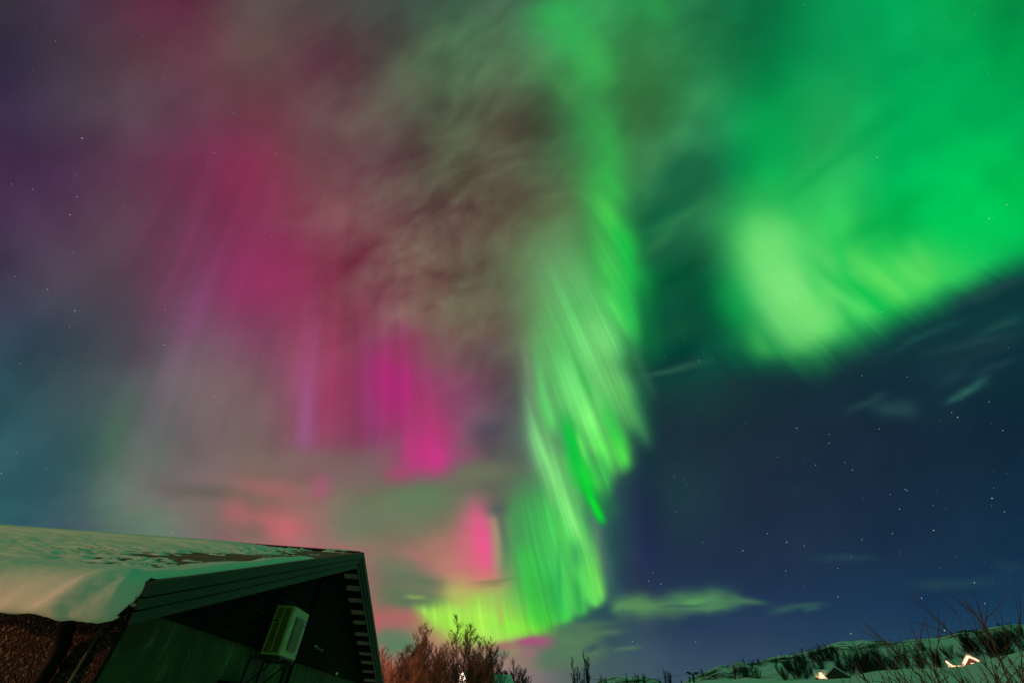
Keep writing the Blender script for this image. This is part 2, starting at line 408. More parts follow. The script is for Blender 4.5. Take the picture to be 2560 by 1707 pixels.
Cc(1290,1612,1380,1606, 8,11, 96,118,92, .7,.4,.4)
Cc(1330,1662,1480,1652, 11,9, 86,116,88, .8,.4,.5)
Cc(1535,1624,1600,1618, 5,4, 82,120,88, .75,.3,.4)
Cc(1460,1622,1500,1616, 7,6, 48,72,88, .6,.4,.4)
Cc(1930,1530,2050,1508, 8,5, 58,104,88, .6,.3,.4)
Cc(2010,1526,2050,1518, 5,4, 58,104,88, .6,.3,.4)
Cc(2030,1396,2190,1396, 7,7, 38,74,82, .5,.4,.4)
Cc(2280,1462,2460,1456, 12,12, 36,70,82, .6,.4,.4)
Cc(2480,1410,2560,1416, 10,10, 30,62,82, .5,.4,.2)
Cc(2380,1470,2560,1440, 12,12, 30,62,82, .4,.4,.3)
Cc(955,1616,1040,1604, 27,22, 92,124,94, 1.0,.2,.25)
Cc(930,1600,1010,1590, 13,12, 96,124,96, .8,.3,.35)
Cc(950,1640,1090,1640, 7,7, 120,110,96, .5,.3,.4)
Cc(1285,1606,1380,1600, 15,11, 164,84,124, .85,.35,.4)
Cc(1180,1624,1290,1616, 10,10, 160,112,104, .6,.35,.4)
Cc(1300,1632,1350,1634, 11,9, 164,104,122, .6,.35,.4)
Cc(1240,1620,1290,1610, 12,12, 158,104,112, .6,.35,.4)
Cc(1240,1652,1340,1662, 14,12, 146,120,108, .6,.35,.4)
Cc(1240,1638,1270,1636, 7,7, 92,116,92, .6,.35,.4)
Cc(2120,1028,2220,980, 8,10, 34,66,72, .7,.4,.3)
Cc(2180,1020,2290,1022, 14,18, 36,70,74, .75,.4,.4)
Cc(2240,1000,2280,1040, 12,14, 34,66,72, .5,.4,.4)
Cc(2360,1008,2470,945, 7,10, 40,92,86, .85,.3,.3)
Cc(2340,965,2420,925, 12,10, 30,62,72, .6,.4,.4)
Cc(2420,940,2540,900, 8,8, 32,62,74, .6,.4,.4)
Cc(2220,880,2400,800, 8,10, 26,76,72, .6,.4,.4)
Cc(2320,890,2560,830, 9,10, 36,66,70, .6,.4,.4)
Cc(2440,840,2560,790, 10,12, 34,78,76, .55,.4,.3)
Cc(2380,760,2560,700, 12,14, 40,60,70, .4,.4,.3)
Cc(2300,940,2560,850, 14,14, 30,56,66, .5,.4,.4)
def stroke(col, x, y, a, mod=None):
    x1, y1, x2, y2, w1, w2, r, g, b, al, s1, s2 = a
    dx, dy = x2-x1, y2-y1; L = (dx*dx+dy*dy)**.5; w = max(w1, w2)
    m = (x > min(x1, x2)-w*3.6) & (x < max(x1, x2)+w*3.6) & (y > min(y1, y2)-w*3.6) & (y < max(y1, y2)+w*3.6)
    if not m.any(): return
    X = x[m]-x1; Y = y[m]-y1
    t = (X*dx+Y*dy)/(L*L); d = (X*dy-Y*dx)/L
    ex1 = max(s1*L, 1.1*w1); ex2 = max(s2*L, 1.1*w2*(1 if s2 > .2 else .4))
    u = t*L
    e = sstep(-ex1*.8, ex1, u)*(1-sstep(L-ex2, L+ex2*.8, u))
    W = w1+(w2-w1)*np.clip(t, 0, 1)
    A = al*np.exp(-(d/W)**2*.62)*e
    if mod is not None: A = np.clip(A*mod[m], 0, 1)
    col[m] = col[m]*(1-A[:, None])+np.array([r, g, b])*A[:, None]
def sky_rgb(x, y):
    """display colour (0..255) of the sky in tangent-plane coordinates"""
    # gentle warp so that nothing keeps a ruled outline
    wx = x+9*(fbm(x/150, y/150, 3, 3)-.5)
    wy = y+16*(fbm(x/110, y/110, 5, 3)-.5)
    col = gridcol(wx, wy)
    # broad mottling of thin cloud
    q1 = fbm((x*.8-y*.6+90*fbm(x/300, y/300, 15, 2))/240, (y*.8+x*.6)/130, 11, 4)-.5
    amp = 26*sstep(600, 1000, x)*(1-sstep(1600, 1950, x))*(1-sstep(1000, 1250, y))+9
    lt = sstep(350, 800, x); tint = np.stack([.9-.35*lt, .9+.1*lt, .9-.28*lt], 1)
    col = col+q1[:, None]*tint*(amp*1.7)[:, None]
    vx = x+150*(fbm(x/260, y/260, 13, 3)-.5); vy = y+150*(fbm(x/260, y/260, 14, 3)-.5)
    q2 = 1.5*(fbm((vx*.85-vy*.5)/135, (vy*.85+vx*.5)/66, 21, 5)-.5)
    a2 = 34*np.exp(-((x-1120)/330)**2-((y-640)/330)**2)
    col = col+q2[:, None]*np.array([.45, 1., .6])*a2[:, None]
    q4 = fbm((vx*.8-vy*.6)/60, (vy*.8+vx*.6)/27, 23, 4)-.5
    col = col+(q4*26*np.exp(-((x-1080)/300)**2-((y-650)/250)**2))[:, None]*np.array([.7, 1., .7])+(q4*12*sstep(900, 1100, x)*(1-sstep(1500, 1700, x))*(1-sstep(500, 800, y)))[:, None]*np.array([.8, 1., .8])
    q3 = fbm(wx/170, wy/170, 31, 3)-.5
    col = col*(1+.22*q3[:, None])
    # rays fan out from the magnetic zenith
    th = np.arctan2(x-930, y+380)+.012*(fbm(x/300, y/300, 9, 2)-.5); rr = np.hypot(x-930, y+380)
    ray = fbm(th*48, rr/700, 41, 4); ray2 = fbm(th*210, rr/420, 42, 3)
    rays = (ray-.5)*1.2+(ray2-.5)*(.35+.45*sstep(1050, 1350, y))+.35*(fbm(th*16, rr/500, 43, 2)-.5)
    mod = np.clip(1+.55*rays*(1-.72*sstep(1650, 1800, x))*(.35+.65*sstep(620, 1000, y)), .3, 1.3)
    modr = np.clip(1+.22*(ray-.5)*1.6, .4, 1.3)
    for a in ST: stroke(col, wx, wy, a, mod if a[7] > 140 and a[7] > a[6]+20 else (modr if a[3] < 1230 and abs(a[3]-a[1]) > abs(a[2]-a[0]) and a[9] > .3 else None))
    lf = sstep(150, 420, x)*(1-sstep(1050, 1300, x))*sstep(250, 600, y)*(1-sstep(1050, 1250, y))
    col = col*(1+(.09*lf*(ray-.5)+.02*lf*(ray2-.5))[:, None]*np.array([1.1, .5, 1.2]))
    # soft lower border of the green field, navy below it
    ex = np.array([1500,1640,1760,1830,1900,1980,2060,2140,2230,2330,2430,2560,2800])
    ey = np.array([ 980, 990, 975, 935, 935, 935, 915, 875, 830, 778, 735, 684, 560])
    ew = np.array([ 110, 110,  90,  60,  52,  60,  75,  75,  70,  62,  62,  55,  50])
    yE = np.interp(x, ex, ey)+26*(fbm(th*70, 0*x, 51, 3)-.5); wE = np.interp(x, ex, ew)
    below = sstep(-1, 1, (wy-yE+.25*wE)/wE)*sstep(1560, 1680, x+(y-1100)*-.1)
    ny = np.array([n[0] for n in NAVY]); nc = np.array([n[1] for n in NAVY], float)
    nav = np.stack([np.interp(wy, ny, nc[:, k]) for k in range(3)], 1)
    nav *= np.array([1, 1, 1])-np.clip((x-1900)/900, 0, 1)[:, None]*np.array([.5, .0, .0])
    nav += ((q1+q3)*8)[:, None]*np.array([.6, .9, .7])
    gl = np.exp(-((wx-1780)/170)**2-((wy-1010)/110)**2)*.5+np.exp(-((wx-1680)/150)**2-((wy-1230)/120)**2)*.7
    nav += gl[:, None]*np.array([4, 22, 4])
    col = col*(1-below[:, None])+nav*below[:, None]
    col = col+(7*(fbm(x/70, y/26, 44, 4)-.5)*sstep(1150, 1300, y)*(1-sstep(1150, 1400, x)))[:, None]
    g = sstep(120, 210, col[:, 1])*sstep(1.15, 1.4, col[:, 1]/(col[:, 0]+1))*sstep(380, 760, y)*(1-.8*sstep(1650, 1800, x))
    col = col*(1+.20*(rays*g)[:, None])
    # lower fringe of the near curtain
    cm = .75+.6*fbm(wx/60, wy/16, 61, 4)
    for a in CL: stroke(col, wx+10*(fbm(x/40, y/14, 62, 3)-.5), wy+8*(fbm(x/60, y/30, 63, 3)-.5), a, cm)
    return np.clip(col, 0, 255)
# ================================================================ sky dome (colours by direction, stars as small bright discs)
RS = 12000.
def build_sky():
    # a sphere of directions, fine where the aurora is, coarse elsewhere
    def axis(a, b):
        far = [80, 200, 450, 900, 1800, 4000, 10000, 40000, 400000]
        return np.concatenate([[a-q for q in far[::-1]], np.arange(a, b+.1, 3.3), [b+q for q in far]])
    gx, gy = axis(-30, 2590), axis(-30, 1735)
    Xg, Yg = np.meshgrid(gx, gy); x, y = Xg.ravel(), Yg.ravel()
    D = CF+((x-1280)/FOC)[:, None]*CX-((y-853.5)/FOC)[:, None]*CU; D /= np.linalg.norm(D, axis=1)[:, None]
    df = D@CF; rgb = np.tile(np.array([AMB]), (len(D), 1)); m = (df > .16) & (D[:, 2] > -.03)
    rgb[m] = sky_rgb(x[m], y[m])
    wgt = sstep(.17, .42, df)*sstep(-.02, -.005, D[:, 2])
    rgb = rgb*wgt[:, None]+np.array(AMB)*(1-wgt)[:, None]
    nx_, ny_ = len(gx), len(gy); idx = np.arange(nx_*ny_).reshape(ny_, nx_)
    Fq = np.stack([idx[:-1, :-1], idx[:-1, 1:], idx[1:, 1:], idx[1:, :-1]], -1).reshape(-1, 4)
    hx = np.array([-400000, -6000, -2500, -900, 300, 1280, 2300, 3500, 5000, 8600, 402560.]); Xb, Yb = np.meshgrid(hx, hx-426.5)
    Db = -CF+((Xb.ravel()-1280)/FOC)[:, None]*CX-((Yb.ravel()-853.5)/FOC)[:, None]*CU; Db /= np.linalg.norm(Db, axis=1)[:, None]
    ib = np.arange(121).reshape(11, 11)+len(D); Fb = np.stack([ib[:-1, :-1], ib[1:, :-1], ib[1:, 1:], ib[:-1, 1:]], -1).reshape(-1, 4)
    D = np.vstack([D, Db]); rgb = np.vstack([rgb, np.tile(np.array([AMB]), (121, 1))]); Fq = np.vstack([Fq, Fb]); Ft = np.zeros((0, 3), int)
    c = rgb/255.; c = np.where(c <= .04045, c/12.92, ((c+.055)/1.055)**2.4)
    V = D*RS; V[:, 2] += CAMZ
    # stars
    rnd = np.random.RandomState(5); SV = []; SF = []; SB = []
    stars = [(x_, y_, b_) for x_, y_, b_ in STARS]
    while len(stars) < 1500:
        px, py = rnd.uniform(-100, 2660), rnd.uniform(-100, 1720)
        p = .28+.55*sstep(700, 1200, np.array([py]))[0]
        if px > 1500 and py > 900+0*px: p += .35
        if rnd.rand() < p: stars.append((px, py, .04+.5*rnd.rand()**5))
    for px, py, b_ in stars:
        d = raydir(px, py); t = np.cross(d, [0, 0, 1.]); t /= np.linalg.norm(t); q = np.cross(t, d)
        rr = RS*.996*math.radians(.009+.018*b_); n0 = len(SV)
        for j in range(6):
            a = j*math.pi/3; e_ = 1.35 if b_ > .6 else 1
            SV.append(d*RS*.996+np.array([0, 0, CAMZ])+(t*math.cos(a)*e_+q*math.sin(a))*rr)
        SF.append(tuple(range(n0, n0+6))); SB.append(b_)
    nv = len(V); verts = np.vstack([V, np.array(SV)])
    me = bpy.data.meshes.new('sky')
    nl = len(Fq)*4+len(Ft)*3+len(SF)*6
    loops = np.concatenate([Fq.ravel(), Ft.ravel(), (np.array(SF)+nv).ravel()]).astype(np.int32)
    sizes = np.concatenate([np.full(len(Fq), 4), np.full(len(Ft), 3), np.full(len(SF), 6)])
    starts = np.concatenate([[0], np.cumsum(sizes)[:-1]]).astype(np.int32)
    me.vertices.add(len(verts)); me.vertices.foreach_set('co', verts.ravel())
    me.loops.add(nl); me.loops.foreach_set('vertex_index', loops)
    me.polygons.add(len(sizes)); me.polygons.foreach_set('loop_start', starts)
    me.update(calc_edges=True)
    cc = np.ones((len(verts), 4), np.float32); cc[:nv, :3] = c
    for i, b_ in enumerate(SB):
        warm = rnd.rand(); cc[nv+i*6:nv+i*6+6, :3] = np.array([1, .93, .85] if warm < .3 else [.85, .95, 1])*(.16+.85*b_)
    at = me.color_attributes.new('glow', 'FLOAT_COLOR', 'POINT'); at.data.foreach_set('color', cc.ravel())
    m = bpy.data.materials.new('night_sky'); m.use_nodes = True; t = m.node_tree; t.nodes.clear()
    a = t.nodes.new('ShaderNodeVertexColor'); a.layer_name = 'glow'; e = t.nodes.new('ShaderNodeEmission'); o = t.nodes.new('ShaderNodeOutputMaterial')
    t.links.new(a.outputs[0], e.inputs[0]); t.links.new(e.outputs[0], o.inputs[0])
    try: m.cycles.emission_sampling = 'NONE'
    except Exception: pass
    me.materials.append(m)
    ob = bpy.data.objects.new('sky', me); COL.objects.link(ob); ob['kind'] = 'structure'
    me.polygons.foreach_set('use_smooth', np.ones(len(sizes), bool))
AMB = (30., 116., 82.)
STARS = [(205,346,1),(175,537,.9),(28,461,.6),(82,473,.6),(192,492,.7),(584,284,.9),(411,194,.6),(384,161,.5),(535,382,.7),(520,408,.7),(689,385,.8),(680,592,.7),
 (37,691,.6),(15,681,.5),(182,631,.5),(312,644,.5),(187,777,1),(119,723,.8),(174,817,.7),(411,862,1),(413,774,.7),(50,909,.6),(224,995,.6),(535,991,.8),(426,1002,.7),(554,1006,.8),
 (418,1057,.6),(41,1131,.6),(4,1183,.8),(116,1172,.6),(105,1213,.5),(159,1322,.8),(429,1332,.7),(464,1295,.6),(583,770,.6),(600,753,.6),(748,1039,.8),(776,1041,.9),(760,1067,.9),(745,1102,.7),
 (681,1013,.6),(659,1029,.5),(717,1131,.6),(913,937,.5),(911,1012,.5),(866,974,.6),(1001,989,.7),(953,1096,.7),(967,1122,.7),(1050,1190,.6),(1164,1079,.8),(1131,1132,.7),(1177,892,.5),
 (1037,797,.6),(1208,1037,.5),(1161,1026,.5),(832,1320,.8),(1077,1376,.8),(1115,1372,.5),(1199,1352,.6),(1440,1037,1),(1759,880,.8),(1747,901,.9),(1663,890,.8),(1680,910,.6),(1712,847,.6),
 (1679,1005,.7),(1865,1057,.6),(1747,1023,.6),(1685,1190,.8),(1719,1210,.9),(1711,1196,.6),(1763,1328,.6),(1689,1280,.8),(1744,1238,.6),(1757,1356,.7),(1857,1376,1),(1529,1328,.7),
 (1990,744,1),(2204,780,.9),(2064,805,.7),(2193,394,.9),(2144,480,.9),(2472,547,.9),(2517,512,.8),(2012,13,.6),(2155,939,.7),(2268,942,.7),(1992,1070,.9),(1993,1071,.6),(2073,1085,.8),
 (2072,1107,.9),(2198,1072,.7),(2379,1031,.7),(2394,1043,1),(2473,1004,.7),(2507,1076,.7),(2112,1156,.7),(2131,1174,.9),(2263,1223,.8),(2268,1226,.7),(2226,1235,.7),(2249,1272,.8),
 (2333,1263,.6),(2480,1245,1),(2511,1279,.7),(2334,1325,1),(2231,1333,.8),(2155,1348,.8),(1966,1355,.8),(1986,1221,.6),(1967,1354,.7),(1918,1333,.9),(2011,1364,.7),(2155,1348,.7),
 (1964,1426,.9),(1652,1459,1),(2095,1491,.9),(1945,1142,.8),(2039,1162,.8),(2127,1583,1),(2304,1494,.9),(2361,1575,1),(2436,1456,.9),(2462,1508,.7),(1581,1602,.9),(1739,1603,.8),
 (1681,1544,.6),(1714,1545,.6),(1894,1657,1),(1460,1691,.8),(1268,1653,.8),(1724,1667,.5),(1682,1395,.5),(1632,1431,.7),(1622,1452,.8),(2128,1390,.6),(2095,1420,.7),(1528,1407,.6),(1586,1395,.7)]
build_sky()

# ================================================================ materials
m_snow = mat('snow', (.80, .82, .84, 1), rough=.75, spec=.25, var=.03, scale=2, bump=.35, bscale=9, bdist=.03)
m_snowfar = mat('snow_far', (.82, .86, .88, 1), rough=.85, spec=.1, var=.06, scale=.08, bump=.5, bscale=.35, bdist=.8)
def heather():
    t = m_snowfar.node_tree; N = t.nodes; L = t.links; b_ = N['Principled BSDF']; src = b_.inputs['Base Color'].links[0].from_socket
    tc = N.new('ShaderNodeTexCoord'); n = N.new('ShaderNodeTexNoise'); n.inputs['Scale'].default_value = .06; n.inputs['Detail'].default_value = 9; n.inputs['Roughness'].default_value = .72
    r = N.new('ShaderNodeValToRGB'); r.color_ramp.elements[0].position = .49; r.color_ramp.elements[1].position = .54
    mx = N.new('ShaderNodeMix'); mx.data_type = 'RGBA'; mx.inputs[7].default_value = (.035, .03, .022, 1)
    ge = N.new('ShaderNodeNewGeometry'); sp = N.new('ShaderNodeSeparateXYZ'); L.new(ge.outputs['Position'], sp.inputs[0]); mr = N.new('ShaderNodeMapRange'); mr.inputs[1].default_value = 150; mr.inputs[2].default_value = 200
    mu = N.new('ShaderNodeMath'); mu.operation = 'MULTIPLY'; L.new(sp.outputs[1], mr.inputs[0]); L.new(mr.outputs[0], mu.inputs[1])
    L.new(tc.outputs['Object'], n.inputs['Vector']); L.new(n.outputs[0], r.inputs[0]); L.new(r.outputs[0], mu.inputs[0])
    L.new(mu.outputs[0], mx.inputs[0]); L.new(src, mx.inputs[6]); L.new(mx.outputs[2], b_.inputs['Base Color'])
heather()
m_felt = mat('roof_felt', (.16, .125, .10, 1), rough=.9, var=.35, scale=14, bump=.4, bscale=90, bdist=.004)
m_green = mat('painted_board', (.028, .048, .032, 1), rough=.55, spec=.35, var=.22, scale=3, bump=.25, bscale=60, stretch=(1, .12, 1), bdist=.002)
m_clad = mat('black_board', (.0055, .0075, .006, 1), spec=.08, rough=.75, var=.4, scale=5, bump=.3, bscale=70, stretch=(1, .1, 1), bdist=.002)
m_soff = mat('soffit_board', (.50, .31, .30, 1), rough=.7, var=.12, scale=8, bump=.1)
m_purl = mat('dark_timber', (.008, .008, .008, 1), rough=.9, spec=.1, var=.3, scale=9)
m_steel = mat('dark_steel', (.05, .055, .055, 1), rough=.45, var=.3, scale=20, metal=.4)
m_galv = mat('galvanised', (.12, .13, .12, 1), rough=.5, var=.15, scale=20, metal=.3)
m_pipe = mat('black_pipe', (.003, .003, .003, 1), rough=.6, spec=.12, var=.2)
m_unit = mat('cream_metal', (.46, .47, .27, 1), rough=.5, var=.12, scale=9, bump=.05)
m_panel = mat('olive_plastic', (.11, .11, .025, 1), rough=.35, spec=.5, var=.35, scale=7, bump=.05)
m_grille = mat('grille_metal', (.36, .33, .09, 1), rough=.5, var=.15, scale=12)
m_dark = mat('dark_inside', (.006, .006, .006, 1), rough=.9, var=.1)
m_blue = mat('blue_sticker', (.04, .10, .60, 1), rough=.4, var=.1)
m_white = mat('white_print', (.7, .72, .75, 1), rough=.5, var=.05)
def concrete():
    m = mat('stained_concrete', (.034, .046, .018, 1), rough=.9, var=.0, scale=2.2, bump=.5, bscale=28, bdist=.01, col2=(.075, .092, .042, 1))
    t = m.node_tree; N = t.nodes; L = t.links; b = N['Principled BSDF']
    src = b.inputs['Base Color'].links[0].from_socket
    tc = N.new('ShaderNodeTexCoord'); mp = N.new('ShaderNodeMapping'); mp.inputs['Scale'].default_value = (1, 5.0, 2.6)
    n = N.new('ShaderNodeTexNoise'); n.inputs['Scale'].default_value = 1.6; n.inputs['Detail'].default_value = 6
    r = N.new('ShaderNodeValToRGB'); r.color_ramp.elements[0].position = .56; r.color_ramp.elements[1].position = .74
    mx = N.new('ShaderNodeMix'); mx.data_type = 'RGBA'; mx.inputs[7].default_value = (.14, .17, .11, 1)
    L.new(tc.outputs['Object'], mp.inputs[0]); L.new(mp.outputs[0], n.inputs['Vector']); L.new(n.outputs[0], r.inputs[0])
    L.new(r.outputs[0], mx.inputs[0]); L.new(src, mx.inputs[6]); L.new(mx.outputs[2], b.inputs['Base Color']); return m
m_conc = concrete()
def rough_render():
    m = bpy.data.materials.new('pebble_dash'); m.use_nodes = True; t = m.node_tree; N = t.nodes; L = t.links; b = N['Principled BSDF']
    b.inputs['Roughness'].default_value = .8; b.inputs['Specular IOR Level'].default_value = .3
    tc = N.new('ShaderNodeTexCoord'); v = N.new('ShaderNodeTexVoronoi'); v.inputs['Scale'].default_value = 62
    L.new(tc.outputs['Object'], v.inputs['Vector'])
    sp = N.new('ShaderNodeSeparateColor'); L.new(v.outputs['Color'], sp.inputs[0])
    r = N.new('ShaderNodeValToRGB'); e = r.color_ramp.elements
    e[0].position = .0; e[0].color = (.012, .006, .004, 1); e[1].position = 1; e[1].color = (.22, .18, .13, 1)
    k = r.color_ramp.elements.new(.6); k.color = (.03, .015, .009, 1); k = r.color_ramp.elements.new(.9); k.color = (.07, .045, .028, 1)
    L.new(sp.outputs[0], r.inputs[0])
    L.new(r.outputs[0], b.inputs['Base Color'])
    bp = N.new('ShaderNodeBump'); bp.inputs['Strength'].default_value = 1; bp.inputs['Distance'].default_value = .02; bp.invert = True
    L.new(v.outputs['Distance'], bp.inputs['Height']); L.new(bp.outputs[0], b.inputs['Normal']); return m
m_rough = rough_render()
m_bark = mat('birch_bark', (.11, .066, .046, 1), rough=.85, var=.35, scale=3)
m_bark_dark = mat('dark_bark', (.035, .028, .022, 1), rough=.9, var=.3, scale=.6)
m_twig = mat('reddish_twig', (.10, .055, .045, 1), rough=.6, var=.3, scale=5)
m_rock = mat('dark_rock', (.03, .028, .026, 1), rough=.95, var=.4, scale=.5, bump=.6, bscale=2, bdist=.3)

# ================================================================ ground and snowy hills
NEAR = [(-180,.6),(-40,.6),(-12,1.2),(8,1.8),(13,2.7),(1765,1704),(1842,1702),(1864,1697),(1882,1699),(1978,1706),(2013,1704),(2094,1703),(2126,1702),(2158,1691),(2183,1686),(2215,1683),(2295,1679),(2340,1678),(2360,1676),(2412,1672),(2459,1659),(2500,1651),(2541,1642),(2560,1638),(60,5.4),(180,.6)]
SKYL = [(-180,1.2),(-60,1.5),(-12,1.6),(4,1.8),(10,2.6),(1490,1709),(1504,1701),(1524,1696),(1541,1692.5),(1568,1694),(1599,1693.5),(1621,1697),(1639,1706),(1655,1716),(1700,1722),(1730,1706),(1750,1696),(1776,1683.5),(1789,1677),(1809,1671),(1824,1677),(1840,1666),(1864,1662.5),(1878,1668),(1908,1660),(1921,1652),(1948,1647),(1984,1645),(2013,1637),(2037,1628),(2057,1623),(2078,1615.5),(2102,1613),(2126,1615.5),(2142,1616),(2158,1611.5),(2175,1611.5),(2191,1613),(2223,1610),(2278,1605),(2319,1601),(2344,1601.6),(2393,1597.5),(2418,1592),(2442,1592),(2467,1589),(2491,1583),(2508,1579.5),(2541,1574),(2560,1572),(62,9.5),(80,7),(180,1.2)]
def tab(L_):
    out = []
    for a, b in L_:
        out.append((a, b) if a < 200 else azel(a, b))
    out.sort(); return np.array(out)
TN, TS = tab(NEAR), tab(SKYL)
R1, R2 = 150., 430.
def zland(az, r):
    """height of the snow at azimuth az (degrees) and distance r, numpy arrays"""
    az = np.asarray(az, float); r = np.asarray(r, float)
    z1 = CAMZ+R1*np.tan(np.radians(np.interp(az, TN[:, 0], TN[:, 1])))
    z2 = CAMZ+R2*np.tan(np.radians(np.interp(az, TS[:, 0], TS[:, 1])))
    x = r*np.sin(np.radians(az)); y = r*np.cos(np.radians(az))
    a = sstep(20, R1, r); za = z1*(.25*a+.75*a*a)
    b = np.clip((r-R1)/(R2-R1), 0, 1)
    zb = z1+(z2-z1)*(b**.8)-3.2*np.exp(-((r-R1-28)/26)**2)*(z1 > 4)
    z = np.where(r < R1, za, zb)
    c = sstep(R2, 2600, r); z = np.where(r > R2, z2*(1-c)-6*sstep(R2, R2+60, r), z)
    amp = sstep(30, 120, r)*(1-.75*np.exp(-((r-R1)/14)**2))*(1-.9*np.exp(-((r-R2)/22)**2))
    n = (fbm(x/38+50, y/38+50, 71, 4)-.5)*5*sstep(R1, R1+80, r)+(fbm(x/9+50, y/9+50, 72, 3)-.5)*.9
    return z+n*amp*(z1 > 3)+.25*(fbm(x/6, y/6, 73, 3)-.5)*sstep(6, 20, r)*(1-.8*sstep(100, 140, r))
def zl(x, y): return float(zland(np.array([math.degrees(math.atan2(x, y))]), np.array([math.hypot(x, y)]))[0])
def build_ground():
    az = np.concatenate([np.arange(-180, -14, 4.), np.arange(-14, 9, .6), np.arange(9, 60, .14), np.arange(60, 180, 4.)])
    r = np.concatenate([np.array([.5, 2, 4, 7, 11, 16, 22, 30]), np.arange(38, 120, 8.), np.arange(120, 190, 2.5), np.arange(190, 445, 4.), np.array([450, 470, 500, 560, 700, 1000, 1600, 2600, 5000, 9000, 11800])])
    A, Rr = np.meshgrid(az, r); Z = zland(A.ravel(), Rr.ravel())
    X = (Rr*np.sin(np.radians(A))).ravel(); Y = (Rr*np.cos(np.radians(A))).ravel()
    na, nr = len(az), len(r); V = np.stack([X, Y, Z], 1).tolist()
    V.append([0, 0, 0])
    F = []
    for j in range(nr-1):
        for i in range(na):
            i2 = (i+1) % na; F.append((j*na+i, j*na+i2, (j+1)*na+i2, (j+1)*na+i))
    F += [(len(V)-1, (i+1) % na, i) for i in range(na)]
    b = MB(); b.v = V; b.f = F; b.mi = [0]*len(F)
    o = b.build('ground', m_snowfar, smooth=True); o['kind'] = 'structure'
build_ground()
def hit(px, py, r0=152., r1=440.):
    """where the direction (px, py) first meets the hillside"""
    d = raydir(px, py); h = math.hypot(d[0], d[1]); a = math.degrees(math.atan2(d[0], d[1]))
    rr = np.arange(r0, r1, 1.); zz = zland(np.full_like(rr, a), rr); ray = CAMZ+rr*d[2]/h
    w_ = np.nonzero(zz >= ray)[0]
    if len(w_) == 0: return None
    r = rr[w_[0]]; return Vector((d[0]/h*r, d[1]/h*r, zz[w_[0]]))

# ================================================================ the near house
HA = R_(.627)
HB = (-3.1, 4.48, 0.)        # base corner in the house frame (x out of the gable, y along it)
def h2w(u, v, z=0):
    return Vector((u*math.cos(HA)-v*math.sin(HA), u*math.sin(HA)+v*math.cos(HA), z))
house = empty('house', h2w(*HB), HA)
tag(house, 'low gabled house with snow on its roof, stepped green bargeboards and black cladding', 'house')
def hb(b, name, m, parent=None, smooth=False): return b.build(name, m, parent or house, smooth, off=HB)
UB = -2.70; VE = 3.90; ZE = 2.26; VR = 9.58; ZR = 4.07; VF = 15.05; ZF = 2.17
UL = -17.
UW = -3.1; VW = 4.48; VW2 = 14.5
TH = math.atan2(ZR-ZE, VR-VE); SL = math.hypot(ZR-ZE, VR-VE)
def zroof(v): return ZE+(v-VE)*(ZR-ZE)/(VR-VE) if v < VR else ZR-(v-VR)*(ZR-ZF)/(VF-VR)
ZC = 2.19
# concrete gable wall with panel joints, and the rendered side wall
b = MB(); js = [VW+.02, 6.62, 8.28, 10.25, 12.2, VW2]
for a, c in zip(js[:-1], js[1:]): b.box((UW-.2, a+.006, -.3), (UW, c-.006, ZC))
b.box((UW-.22, VW+.01, -.3), (UW-.012, VW2, ZC-.01))
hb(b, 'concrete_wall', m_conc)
b = MB(); b.box((UL+.4, VW, -.3), (UW-.004, VW+.2, zroof(VW)-.12)); b.box((UL+.4, VW2-.2, -.3), (UW-.21, VW2, 2.1)); b.box((UL+.4, VW, -.3), (UL+.6, VW2, 2.1))
hb(b, 'rendered_wall', m_rough)
b = MB(); b.box((UW-.001, VW-.012, -.3), (UW+.012, VW+.035, ZC+.0)); hb(b, 'corner_shadow', m_pipe)  # black strip stands in for the shadow along the wall corner
# black cladding: lapped boards clipped to the gable
b = MB(); z = ZC+.004; bh = .118
def gable_v(z):
    k = .16
    return VE+(z+k-ZE)/(ZR-ZE)*(VR-VE), VR+(ZR-z-k)/(ZR-ZF)*(VF-VR)
PV0, PV1 = 8.75, 10.15
while z < ZR-.22:
    z2 = min(z+bh, ZR-.2); a0, a1 = gable_v(z); c0, c1 = gable_v(z2)
    a0 = max(a0, VW+.05); c0 = max(c0, VW+.05); a1 = min(a1, VW2-.03); c1 = min(c1, VW2-.03)
    if c1 > c0: b.add([(UW+.034, a0, z), (UW+.034, a1, z), (UW+.012, c1, z2), (UW+.012, c0, z2), (UW, a0, z), (UW, a1, z), (UW, c1, z2), (UW, c0, z2)],
          [(0, 1, 2, 3), (4, 5, 1, 0), (7, 6, 5, 4)][:2]+[(0, 3, 7, 4), (1, 5, 6, 2)])
    z += bh
b.add([(UW+.003, VW+.1, ZC), (UW+.003, VW2-.05, ZC), (UW+.003, VW2-.05, zroof(VW2)-.1), (UW+.003, VR, ZR-.1), (UW+.003, VW+.1, zroof(VW)-.1)], [(0, 1, 2, 3, 4)])
hb(b, 'cladding', m_clad)
b = MB(); v = PV0
while v < PV1: b.box((UW+.035, v, ZC+.01), (UW+.062, v+.062, min(zroof(v)-.3, 3.55))); v += .1
b.box((UW+.034, PV0, ZC+.01), (UW+.045, PV1, 3.5)); pn = hb(b, 'ribbed_shutter', m_clad)
b = MB(); b.box((UW+.062, 9.3, 2.43), (UW+.14, 9.75, 2.455)); b.box((UW+.06, 9.32, 2.41), (UW+.09, 9.36, 2.46)); b.box((UW+.06, 9.68, 2.41), (UW+.09, 9.72, 2.46)); hb(b, 'handle', m_steel, pn)
